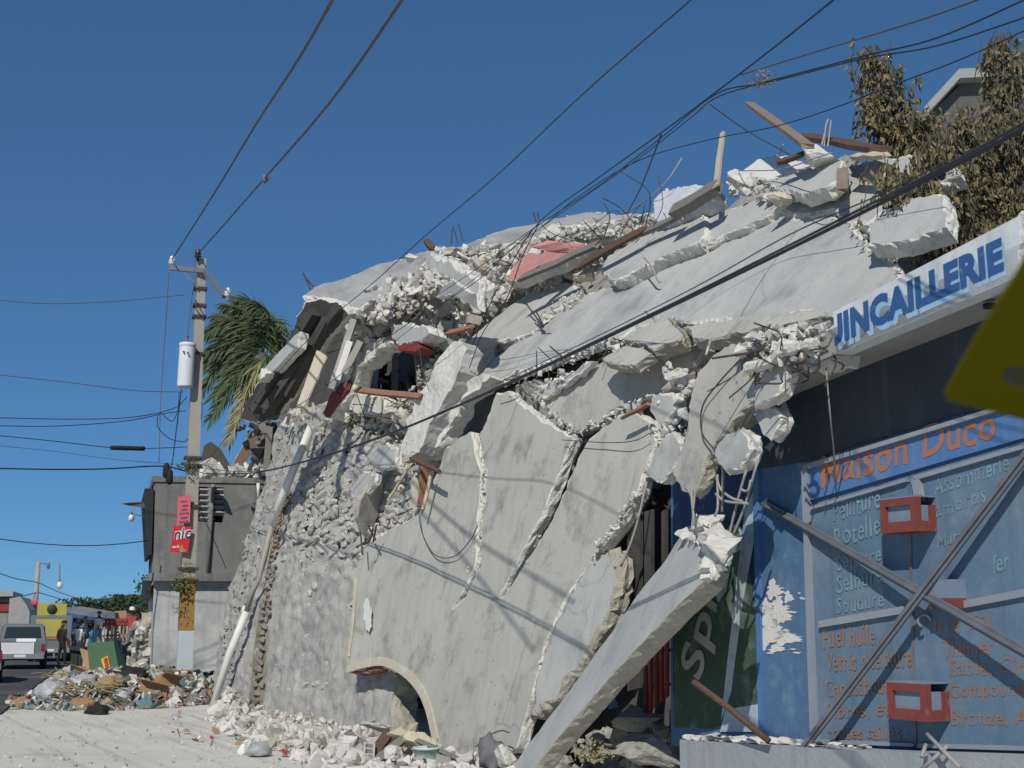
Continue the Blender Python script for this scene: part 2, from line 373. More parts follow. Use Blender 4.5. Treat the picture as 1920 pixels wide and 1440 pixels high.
def slab(name, label, poly, pl, t, mats=('conc_grey', 'broken'), jag=.05, seg=.075, inset=.05, relief=.012, grid=.3, off=0.0,
         parent=None, cat='concrete slab', group=None, rs=.7, relf=None, crumbs=1.0, clean=()):
    """Broken slab: a smooth face whose outline was traced on a world plane, a crumbling rim and a real thickness."""
    r = random.Random(sum(map(ord, label or name)) * 31 + len(poly))
    pl = pl.off(off); u, v, n = basis(pl.n)
    w3 = [pl.hit(*q) for q in poly]
    o = sum(w3, V((0, 0, 0))) / len(w3)
    p2 = [V(((q - o).dot(u), (q - o).dot(v))) for q in w3]
    area = sum(p2[i].x * p2[(i + 1) % len(p2)].y - p2[(i + 1) % len(p2)].x * p2[i].y for i in range(len(p2)))
    idx = list(range(len(p2)))
    if area < 0: p2.reverse(); idx.reverse()
    ring = []; loose = []
    for i in range(len(p2)):
        a, b = p2[i], p2[(i + 1) % len(p2)]
        e = b - a; L = e.length
        if L < 1e-5: continue
        k = max(1, int(L / seg)); nn = V((e.y, -e.x)) / L
        ci, cj = idx[i], idx[(i + 1) % len(p2)]
        cl = (min(ci, cj) in clean and abs(ci - cj) == 1) or (abs(ci - cj) != 1 and 'last' in clean)
        for j in range(k):
            q = a + e * (j / k)
            jj = 0 if cl else jag
            q = q + nn * (jj * (nz((q.x, q.y, 0), 3.1, r.random() * .2) * 1.1 + r.uniform(-.35, .35))) + e / L * (r.uniform(-.25, .25) * seg if j and not cl else 0)
            ring.append(q); loose.append(not cl)
    N = len(ring)
    gap = [1.0] * N                             # thin tongues and narrow cracks get a finer rim
    if N < 1600:
        for i in range(N):
            m_ = 9.0; q = ring[i]
            for j in range(i + 7, i + N - 6):
                d_ = (ring[j % N] - q).length_squared
                if d_ < m_: m_ = d_
            gap[i] = max(.12, min(1.0, math.sqrt(m_) / (3.2 * max(inset, jag, .02))))
    inn = []
    for i in range(N):
        e = ring[(i + 1) % N] - ring[i - 1]
        inn.append(V((-e.y, e.x)).normalized() if e.length > 1e-6 else V((0, 0)))
    def w(q, z): return o + u * q.x + v * q.y + n * z
    def rel(q):
        z = relief * (nz((q.x, q.y, r0), rs) * 1.6 + .5 * nz((q.x, q.y, r0), rs * 4))
        return z + (relf(o + u * q.x + v * q.y) if relf else 0)
    r0 = r.random() * 50
    g = Geo()
    f0 = [q + i_ * (k_ * inset * (abs(nz((q.x, q.y, 3), 2.2)) * 1.8 + r.uniform(.05, .5)) if lo else .004) for q, i_, lo, k_ in zip(ring, inn, loose, gap)]
    pts = list(f0)
    xs = [q.x for q in f0]; ys = [q.y for q in f0]
    x = min(xs)
    while x < max(xs):
        y = min(ys)
        while y < max(ys):
            q = V((x + r.uniform(-.3, .3) * grid, y + r.uniform(-.3, .3) * grid))
            if inside(q, f0): pts.append(q)
            y += grid
        x += grid
    vo, eo, fo, *_ = geometry.delaunay_2d_cdt(pts, [(i, (i + 1) % N) for i in range(N)], [list(range(N))], 1, 1e-4)
    g.add([w(q, rel(q)) for q in vo], [list(f) for f in fo], 0, True)
    levels = [(0, 0, 0), (.10, -.10, .5), (.32, -.35, .8), (.58, -.1, .8), (.82, -.3, .6), (1, .4, .2)]
    NL = len(levels) - 1
    base = len(g.v)
    for li, (dz, di, jj) in enumerate(levels):
        for i in range(N):
            q = f0[i] if li == 0 else ring[i]
            if loose[i]:
                a = inset * gap[i] if li else 0
                q = q + inn[i] * (di * a + (gap[i] * r.uniform(-.5, .5) * jj * max(jag, .03) if li else 0))
                zz = -t * dz + (r.uniform(-.11, .11) * t if 0 < li < NL else 0)
            else: zz = -t * dz
            g.v.append(w(q, zz + rel(q)))
    sm = 1
    for li in range(len(levels) - 1):
        for i in range(N):
            j = (i + 1) % N; a = base + li * N; b = a + N
            mm = 1 if (loose[i] or len(mats) < 3) else 2
            g.face([a + i, b + i, b + j, a + j], mm, False)
    bk = [V(((q - o).dot(u), (q - o).dot(v))) for q in g.v[base + NL * N:base + (NL + 1) * N]]
    vo, eo, fo, *_ = geometry.delaunay_2d_cdt(bk, [(i, (i + 1) % N) for i in range(N)], [list(range(N))], 1, 1e-4)
    g.add([w(q, -t + rel(q)) for q in vo], [list(f)[::-1] for f in fo], 1)
    ob = g.build(name, list(mats), parent)
    if parent is None: tag(ob, label, cat, group)
    elif label: ob['label'] = label
    if crumbs and parent is None and cat and inset >= .03:     # fine crumbs still clinging to the torn rim
        g = Geo()
        for i in range(N):
            if not loose[i]: continue
            for _ in range(int(crumbs * 1.1 + r.random())):
                q = ring[i].lerp(ring[(i + 1) % N], r.random()) + inn[i] * r.uniform(-.02, inset * 1.1)
                me = r.choice(HULLS); s = .015 + .07 * r.random() ** 3
                qt = Quaternion((r.gauss(0, 1), r.gauss(0, 1), r.gauss(0, 1), r.gauss(0, 1))).normalized().to_matrix()
                c = w(q, -t * r.uniform(-.02, .75))
                g.add([c + qt @ (k.co * s) for k in me.vertices], [list(f.vertices) for f in me.polygons])
        if g.v: g.build('crumbs', mats[1], ob)['kind'] = 'stuff'
    return ob

def hull_mesh(name, seed, k=14, dims=(1, 1, .7), mats='rubble', boxy=.5, sub=0):
    r = random.Random(seed); bm = bmesh.new()
    for _ in range(k):
        d = V((r.gauss(0, 1), r.gauss(0, 1), r.gauss(0, 1))).normalized()
        mx = max(abs(d.x), abs(d.y), abs(d.z))
        d = d * (1 - boxy + boxy / mx) * r.uniform(.8, 1.05)
        bm.verts.new((d.x * dims[0] * .5, d.y * dims[1] * .5, d.z * dims[2] * .5))
    bmesh.ops.convex_hull(bm, input=bm.verts)
    bmesh.ops.delete(bm, geom=[q for q in bm.verts if not q.link_faces], context='VERTS')
    if sub:
        bmesh.ops.subdivide_edges(bm, edges=bm.edges, cuts=sub, use_grid_fill=True)
        for q in bm.verts: q.co *= 1 + .16 * nz(q.co, 4, seed) + .09 * nz(q.co, 11, seed) + r.uniform(-.025, .025)
    me = bpy.data.meshes.new(name); bm.to_mesh(me); bm.free()
    for q in ([mats] if isinstance(mats, str) else mats): me.materials.append(M[q])
    if sub: me.polygons.foreach_set('use_smooth', [False] * len(me.polygons))
    return me
def scatter(name, poly, pl, n, smin, smax, mats, off=0.0, spread=.15, power=2.2, seed=1, parent=None, kind='stuff', flat=.7, protos=None):
    """Rubble too fine to count: one mesh of angular pieces lying on a world plane inside a traced outline."""
    r = random.Random(seed); g = Geo(); pr = protos or HULLS
    xs = [q[0] for q in poly]; ys = [q[1] for q in poly]; c = 0; tries = 0
    while c < n and tries < n * 40:
        tries += 1
        q = (r.uniform(min(xs), max(xs)), r.uniform(min(ys), max(ys)))
        if not inside(q, poly): continue
        s = smin + (smax - smin) * r.random() ** power
        p = pl.hit(*q) + pl.n * (off + r.uniform(-1, 1) * spread + s * .2)
        me = r.choice(pr)
        qt = Quaternion((r.gauss(0, 1), r.gauss(0, 1), r.gauss(0, 1), r.gauss(0, 1))).normalized().to_matrix()
        sc = V((s * r.uniform(.7, 1.3), s * r.uniform(.7, 1.2), s * flat))
        k = len(mats); mi = r.randrange(k) if k > 1 else 0
        g.add([p + qt @ V((a.co.x * sc.x, a.co.y * sc.y, a.co.z * sc.z)) for a in me.vertices], [list(f.vertices) for f in me.polygons], mi)
        c += 1
    o = g.build(name, mats, parent); o['kind'] = kind
    return o
HULLS = [hull_mesh('broken_piece', 100 + i, 9 + i % 4, (1, 1, .8)) for i in range(12)]
CHUNKS = [hull_mesh('concrete_chunk', 200 + i, 13 + i % 5, (1, .9, .7), 'rubble', .5, 3) for i in range(10)]
def chunk(name, label, cat, px, py, Y, size, seed, m=None, group=None, rot=None, parent=None):
    me = CHUNKS[seed % len(CHUNKS)]
    if m and m != 'rubble':
        key = f'{me.name}_{m}'
        me2 = bpy.data.meshes.get(key)
        if not me2:
            me2 = me.copy(); me2.name = key; me2.materials.clear(); me2.materials.append(M[m])
        me = me2
    p = P(px, py, Y) if Y else V((px, py, 0))
    o = link(name, me, p, parent)
    r = random.Random(seed * 7 + int(px))
    o.rotation_euler = rot or (r.uniform(-.6, .6), r.uniform(-.6, .6), r.uniform(0, 6))
    sx, sy, sz = size if isinstance(size, tuple) else (size, size * r.uniform(.75, 1.1), size * r.uniform(.7, 1))
    o.scale = (sx, sy, sz)
    if parent is None: tag(o, label, cat, group)
    return o
def spline(pts, k=8):
    pts = [V(p) for p in pts]
    if len(pts) < 3: return [pts[0].lerp(pts[1], i / k) for i in range(k + 1)]
    q = [2 * pts[0] - pts[1]] + pts + [2 * pts[-1] - pts[-2]]
    out = []
    for i in range(1, len(q) - 2):
        for j in range(k):
            t = j / k; a, b, c, d = q[i - 1], q[i], q[i + 1], q[i + 2]
            out.append(.5 * ((2 * b) + (c - a) * t + (2 * a - 5 * b + 4 * c - d) * t * t + (3 * b - a - 3 * c + d) * t ** 3))
    return out + [pts[-1]]
def wire(name, label, cat, pts, r, m='cable', k=6, n=8, group=None, parent=None):
    g = Geo(); g.tube(spline([P(*q) for q in pts], n), r, k)
    o = g.build(name, m, parent)
    if parent is None: tag(o, label, cat, group)
    return o
def plank(name, label, a, b, wd, th, m='wood', up=None, cat='plank', parent=None, group=None, sub=6):
    a, b = P(*a), P(*b); g = Geo(); d = b - a
    u = V(up) if up else V((-.2, -.9, .5))
    u = (u - d.normalized() * u.dot(d.normalized())).normalized(); rr = d.normalized().cross(u)
    r = random.Random(sum(map(ord, label or name)))
    n = 5; ring = []
    for i in range(n):                          # slightly warped, split ends
        c = a + d * (i / (n - 1)) + u * r.uniform(-.012, .012)
        k = 1 if 0 < i < n - 1 else r.uniform(.8, 1)
        ring.append([c + rr * wd / 2 * k * sx + u * th / 2 * sy + (d.normalized() * r.uniform(-.05, .05) if i in (0, n - 1) else V((0, 0, 0))) for sx, sy in ((-1, -1), (1, -1), (1, 1), (-1, 1))])
    o = len(g.v)
    for q in ring: g.v += q
    for i in range(n - 1):
        for j in range(4):
            g.face([o + i * 4 + j, o + i * 4 + (j + 1) % 4, o + i * 4 + 4 + (j + 1) % 4, o + i * 4 + 4 + j])
    g.face([o + 3, o + 2, o + 1, o]); g.face([o + (n - 1) * 4 + j for j in range(4)])
    ob = g.build(name, m, parent)
    if parent is None: tag(ob, label, cat, group)
    return ob
def lettering(body, BL, BR, TL, pl, m, parent, eps=.006, th=.002, bold=0.0, clip=None, name='lettering', shear=0.0, wob=0.0):
    """Flat painted text fitted to the sign's real plane."""
    cu = bpy.data.curves.new('lettering', 'FONT'); cu.body = body; cu.offset = bold; cu.shear = shear
    cu.extrude = 0.0; cu.resolution_u = 4; cu.space_character = 1.05
    to = bpy.data.objects.new('lettering', cu); C.objects.link(to)
    dg = bpy.context.evaluated_depsgraph_get(); dg.update()
    me = bpy.data.meshes.new_from_object(to.evaluated_get(dg))
    bpy.data.objects.remove(to); bpy.data.curves.remove(cu)
    xs = [q.co.x for q in me.vertices]; ys = [q.co.y for q in me.vertices]
    x0, x1, y0, y1 = min(xs), max(xs), min(ys), max(ys)
    if clip:
        bm = bmesh.new(); bm.from_mesh(me)
        bmesh.ops.bisect_plane(bm, geom=bm.verts[:] + bm.edges[:] + bm.faces[:], plane_co=(x0 + (x1 - x0) * clip, 0, 0), plane_no=(-1, 0, 0), clear_outer=True)
        bm.to_mesh(me); bm.free()
        x0 = min(q.co.x for q in me.vertices)
    a, b, c = pl.hit(*BL), pl.hit(*BR), pl.hit(*TL)
    g = Geo()
    def wv(x, y, k):                            # an unsteady brush
        return wob * (noise.noise(V((x * 1.7, y * 1.1, k))) + .5 * noise.noise(V((x * 5, y * 4, k + 7)))) if wob else 0.0
    ws = len(body) * sum(map(ord, body)) % 17
    top = [a + (b - a) * ((q.co.x + wv(q.co.x, q.co.y, ws) - x0) / (x1 - x0)) + (c - a) * ((q.co.y + wv(q.co.x, q.co.y, ws + 3) * 1.3 - y0) / (y1 - y0)) + pl.n * eps for q in me.vertices]
    fs = [list(f.vertices) for f in me.polygons]
    g.add(top, fs); bpy.data.meshes.remove(me)
    o = g.build(name, m, parent)
    return o
def D(pl, px, py, o=0.0): return (px, py, pl.off(o).hit(px, py).y)
# ---------------------------------------------------------------- ground and road
def sheet(name, pts, m, kind='structure', z=0.0):
    g = Geo(); g.add([V((q[0], q[1], z)) for q in pts], [list(range(len(pts)))])
    return tag(g.build(name, m, loc=(0, 0, 0)), kind=kind)
g = Geo()                                      # gently uneven dust in view, flat to the horizon
NX, NY = 60, 90
for j in range(NY + 1):
    for i in range(NX + 1):
        x = -26 + 36 * i / NX; y = 6 + 60 * j / NY
        e = min(1, min(i, NX - i, j, NY - j) / 4)
        g.v.append(V((x, y, e * (-.01 + .035 * nz((x, y, 0), .35) + .02 * nz((x, y, 0), 1.4)))))
for j in range(NY):
    for i in range(NX):
        a = j * (NX + 1) + i; g.face([a, a + 1, a + NX + 2, a + NX + 1], 0, True)
o = len(g.v)
for x, y in ((-26, 6), (10, 6), (10, 66), (-26, 66), (-900, -300), (900, -300), (900, 1500), (-900, 1500)): g.v.append(V((x, y, -.01)))
for i in range(4): g.face([o + 4 + i, o + 4 + (i + 1) % 4, o + (i + 1) % 4, o + i])
tag(g.build('dusty_ground', 'dust', loc=(0, 0, 0)), kind='structure')
edge = [ground(*q) for q in ((-700, 1372), (-60, 1352), (0, 1340), (42, 1306), (100, 1262), (150, 1234), (178, 1216), (150, 1194), (60, 1186), (-900, 1190))]
g = Geo(); pts = [V((q.x, q.y, .03)) for q in edge]
g.prism(pts, (0, 0, -.05)); tag(g.build('asphalt_road', 'road', loc=(0, 0, 0)), kind='structure')

# ---------------------------------------------------------------- masonry wall of the fallen building
ST = FA.off(-.35)
wall_poly = [(392, 1345), (403, 1284), (412, 1192), (431, 1101), (458, 1018), (486, 931), (509, 849), (528, 778), (556, 765), (590, 770), (628, 742), (640, 770),
             (690, 812), (760, 835), (850, 850), (850, 1000), (850, 1180), (745, 1215), (738, 1300), (744, 1400), (560, 1385), (470, 1352)]
zone3 = [ST.hit(*q) for q in ((545, 970), (575, 850), (600, 780), (640, 770), (700, 815), (760, 835), (850, 850), (850, 1090), (672, 1085), (560, 1075))]
zone2 = [(p.dot(AH), p.z) for p in zone3]
def stone_relief(p):                           # bulging rubble stones in the bared upper part, softer bumps under render
    t, z = p.dot(AH), p.z
    w_ = V((t * 2.1 + .5 * nz(p, 1.2), z * 4.6 + .5 * nz(p, 1.5, 9), 0))
    d = noise.voronoi(w_)[0]
    cell = max(0, .62 - d[0]) * 1.1 - .5 * max(0, .16 - (d[1] - d[0]))
    fine_ = .030 * noise.noise(V((t * 3.5, z * 7, 3))) + .022 * noise.noise(V((t * 7, z * 13, 8)))
    k = 1.0 if inside((t, z), zone2) else .5 + .5 * max(0, nz(p, .6))
    return k * .20 * cell + fine_ * (1.2 if k == 1 else .9) + .03 * nz(p, 1.1)
wall = slab('masonry_wall', 'leaning limestone masonry wall with grey render, between the house and the cracked front', wall_poly, ST, .45, ('mortar', 'broken_tan'), jag=.16, seg=.14, inset=.08, relief=.03, grid=.07, rs=1.0, relf=stone_relief, cat='stone wall')
SM = [hull_mesh('stone', 400 + i, 16, (1.15, .9, .5), 'stone', .35, 1) for i in range(9)]
ST_O = [hull_mesh('stone', 440 + i, 16, (1, .8, .5), 'ochre_stone', .35, 1) for i in range(3)]
ST_T = [hull_mesh('stone', 430 + i, 16, (1, .8, .5), 'tanstone', .35, 1) for i in range(4)]
u_, v_, n_ = basis(ST.n)
FR = Matrix((u_, v_, n_)).transposed()
r = random.Random(5)
stone_zone = [(545, 970), (575, 850), (600, 790), (640, 790), (700, 830), (760, 850), (835, 870), (745, 990), (690, 1010), (672, 1060), (560, 1075)]
spots = []
tries = 0
while len(spots) < 240 and tries < 20000:
    tries += 1
    if len(spots) < 190: q = (r.uniform(530, 850), r.uniform(780, 1085)); ok = inside(q, stone_zone)
    else: q = (r.uniform(515, 680), r.uniform(1040, 1300)); ok = True
    if ok and all((q[0] - a) ** 2 / 15 ** 2 + (q[1] - b) ** 2 / 11 ** 2 > 1 for a, b in spots): spots.append(q)
for q in spots:
    c = ST.off(.035 if q[1] < 1040 else -.04).hit(*q)
    o = link('stone', r.choice(SM), c, wall)
    s = r.uniform(.17, .30)
    o.scale = (s * 1.75, s * .85, s * r.uniform(.8, 1.2))
    o.rotation_euler = (FR @ Matrix.Rotation(r.uniform(-.35, .35), 3, 'Z') @ Matrix.Rotation(r.uniform(-.2, .2), 3, 'X')).to_euler()
quoin = [(478, 1335, 25), (482, 1290, 24), (487, 1230, 22), (494, 1160, 20), (503, 1090, 17), (515, 1020, 14), (528, 960, 11), (543, 900, 9)]
slab('quoin_strip', None, [(x - w_ * .55, y) for x, y, w_ in quoin] + [(x + w_ * .55, y) for x, y, w_ in reversed(quoin)], ST, .1, ('tanstone', 'tanstone'), jag=.03, inset=.02, relief=.03, off=.03, parent=wall)
k_ = 0; yy = 1330.0
while yy > 905:                                # earthy quoin stones stacked up the corner beside the pipe
    for q0, q1 in zip(quoin, quoin[1:]):
        if q1[1] <= yy <= q0[1]:
            f = (q0[1] - yy) / (q0[1] - q1[1]); xx = q0[0] + (q1[0] - q0[0]) * f; ww = q0[2] + (q1[2] - q0[2]) * f
    for sx_ in ((-.25, .3) if r.random() < .45 else (0,)):
        o = link('stone', r.choice(ST_O if yy < 1050 and r.random() < .8 else ST_T), ST.off(.09).hit(xx + sx_ * ww + r.uniform(-2, 2), yy), wall)
        s = ww * .0105 * (1.0 if sx_ == 0 else .62) * r.uniform(.85, 1.15)
        o.scale = (s * 2.3, ww * .0085 * r.uniform(.8, 1.2), s * 1.0); o.rotation_euler = (FR @ Matrix.Rotation(r.uniform(-.25, .25), 3, 'Z')).to_euler()
    yy -= ww * .62
# dark return strip of the wall, rough render
scatter('render_lumps', [(405, 1330), (418, 1190), (462, 1020), (512, 860), (535, 790), (556, 790), (530, 900), (495, 1060), (455, 1240), (430, 1335)], ST, 300, .05, .17, ['mortar'], .0, .015, seed=21, parent=wall, flat=.4)
scatter('render_lumps', stone_zone, ST, 500, .03, .11, ['broken', 'stone', 'mortar'], .04, .03, seed=23, parent=wall, flat=.6)

# ---------------------------------------------------------------- the cracked front sheet (hangs from the roof edge)
front = slab('front_slab', 'large cracked front slab with the yellow edged arch cut at its foot',
    [(668, 1070), (676, 1040), (690, 1018), (705, 1010), (742, 986), (766, 975), (800, 932), (826, 870), (834, 842), (858, 822), (884, 808), (890, 850), (902, 882), (898, 935), (892, 1055), (868, 1110), (846, 1146),
     (872, 1118), (899, 1062), (908, 940), (912, 884), (902, 850), (898, 812), (918, 770), (932, 736), (955, 734), (972, 752), (1000, 774), (1040, 800), (1076, 822), (1064, 852), (1040, 918), (1014, 976), (990, 1018), (962, 1072), (938, 1122),
     (972, 1078), (1004, 1028), (1037, 974), (1062, 918), (1090, 850), (1106, 824), (1140, 788), (1165, 774), (1190, 770), (1222, 796), (1232, 830), (1214, 870), (1196, 928), (1160, 990), (1118, 1040), (1078, 1092), (1048, 1150), (1018, 1216),
     (1000, 1290), (985, 1345), (968, 1400), (930, 1422), (880, 1428), (822, 1420), (806, 1345), (784, 1296), (752, 1264), (712, 1248), (656, 1262), (652, 1232), (664, 1150), (660, 1130)],
    FA, .17, ('conc_tan', 'broken'), jag=.035, seg=.1, inset=.035, relief=.03, grid=.35, rs=.45)
def strip(name, line, wd, pl, th, m, parent, label=None, off=0.0):
    u, v, n = basis(pl.n); q = [pl.off(off).hit(*p) for p in line]; g = Geo()
    L = []; Rr = []
    for i, p in enumerate(q):
        t = (q[min(i + 1, len(q) - 1)] - q[max(i - 1, 0)]).normalized(); s = n.cross(t)
        L.append(p + s * wd / 2); Rr.append(p - s * wd / 2)
    for i in range(len(q) - 1):
        g.prism([L[i], L[i + 1], Rr[i + 1], Rr[i]], n * th)
    o = g.build(name, m, parent)
    if label: o['label'] = label
    return o
arch = spline([(654, 1254, 0), (690, 1244, 0), (722, 1241, 0), (755, 1256, 0), (784, 1284, 0), (804, 1325, 0), (820, 1392, 0)], 6)
strip('arch_trim', [(q[0], q[1]) for q in arch], .14, FA, .03, 'cream', front, off=.002)
strip('edge_trim', [(654, 1232), (661, 1180), (665, 1130), (667, 1085)], .08, FA, .02, 'cream', front, off=.003)
g = Geo(); q = [FA.off(-.02).hit(*p) for p in ((656, 1262), (690, 1249), (722, 1246), (740, 1250), (716, 1250), (680, 1259))]
g.prism(q, FA.n * -.25); g.build('arch_soffit', 'red', front)
slab('plaster_patch', None, [(688, 1122), (692, 1124), (695, 1138), (698, 1146), (696, 1160), (697, 1174), (692, 1184), (686, 1180), (685, 1168), (681, 1160), (684, 1148), (683, 1136)], FA, .004, ('peel', 'peel'), jag=.03, seg=.03, inset=.002, relief=.03, rs=.45, off=.035, parent=front)
# lower wedge with the hollow block edge
WD = FA.off(-.02)
wedge = slab('hollow_block_slab', 'slab strip with a row of hollow block cells along its broken edge',
    [(1092, 1062), (1118, 1040), (1146, 1034), (1162, 1056), (1160, 1088), (1132, 1170), (1084, 1250), (1040, 1312), (1006, 1342), (990, 1342), (1003, 1290), (1020, 1215), (1046, 1160), (1072, 1108)], WD, .24, ('conc_grey', 'broken_tan'), jag=.05, inset=.10, relief=.02)
for i in range(7):
    t = i / 6; a = WD.off(-.11).hit(1152 - 62 * t, 1096 + 140 * t)
    g = Geo(); g.box(a + V((.05, -.02, -.02)), AH * .045, UP * .05, NO * .05); g.build('cell_shade', 'hole', wedge)  # solid dark boxes stand in for the shade inside the cells
# long slab that slid down and leans on the ground
FALL = pl3((985, 1432, 15.6), (1318, 1012, 12.45), (1140, 1172, 14.75))
slab('fallen_slab', 'long smooth slab slid down to the ground below the hollow block strip',
    [(940, 1490), (968, 1428), (985, 1400), (1010, 1370), (1084, 1270), (1160, 1168), (1192, 1118), (1240, 1058), (1283, 994), (1308, 992), (1332, 1030), (1334, 1062), (1322, 1088), (1268, 1138), (1153, 1260), (1080, 1345), (1016, 1424), (982, 1472)],
    FALL, .175, ('conc_grey', 'broken_tan'), jag=.02, seg=.09, inset=.012, relief=.008)
for i, (x, y, s) in enumerate(((1316, 984, .46), (1290, 1000, .26), (1342, 1004, .4), (1352, 1030, .36), (1342, 1056, .3), (1326, 1016, .26), (1330, 1078, .2))):
    chunk('concrete_chunk', 'white concrete chunk on the top end of the long fallen slab', 'concrete chunk', *D(FALL, x, y, .02), s, i, 'broken', 'chunks on the fallen slab end')
scatter('rubble', [(1290, 1004), (1318, 972), (1358, 1000), (1362, 1040), (1338, 1092), (1322, 1060), (1326, 1020)], FALL, 160, .03, .16, ['broken', 'rubble'], .0, .04, 2.5, seed=19)

# ---------------------------------------------------------------- crushed core behind the slabs
core = slab('rubble_core', None, [(640, 830), (700, 800), (760, 770), (850, 700), (900, 730), (1000, 720), (1200, 690), (1290, 660), (1280, 760), (1230, 850), (1190, 910), (1110, 1010), (1060, 1110), (1010, 1200), (975, 1400), (900, 1432), (850, 1330), (790, 1200), (720, 1100), (700, 900)],
    FA.off(-.75), .5, ('mass', 'mass'), jag=.1, relief=.16, grid=.2, rs=1.5, parent=None, cat=None)
tag(core, kind='stuff')
core = slab('rubble_core', None, [(862, 760), (880, 690), (930, 600), (1000, 540), (1110, 500), (1150, 470), (1320, 395), (1480, 345), (1600, 300), (1770, 280), (1800, 400), (1700, 520), (1600, 600), (1560, 660), (1400, 690), (1290, 690), (1180, 700), (1000, 760), (940, 800)],
    RF.off(-.55), .5, ('mass', 'mass'), jag=.1, relief=.12, grid=.22, rs=1.5, parent=None, cat=None)
tag(core, kind='stuff')

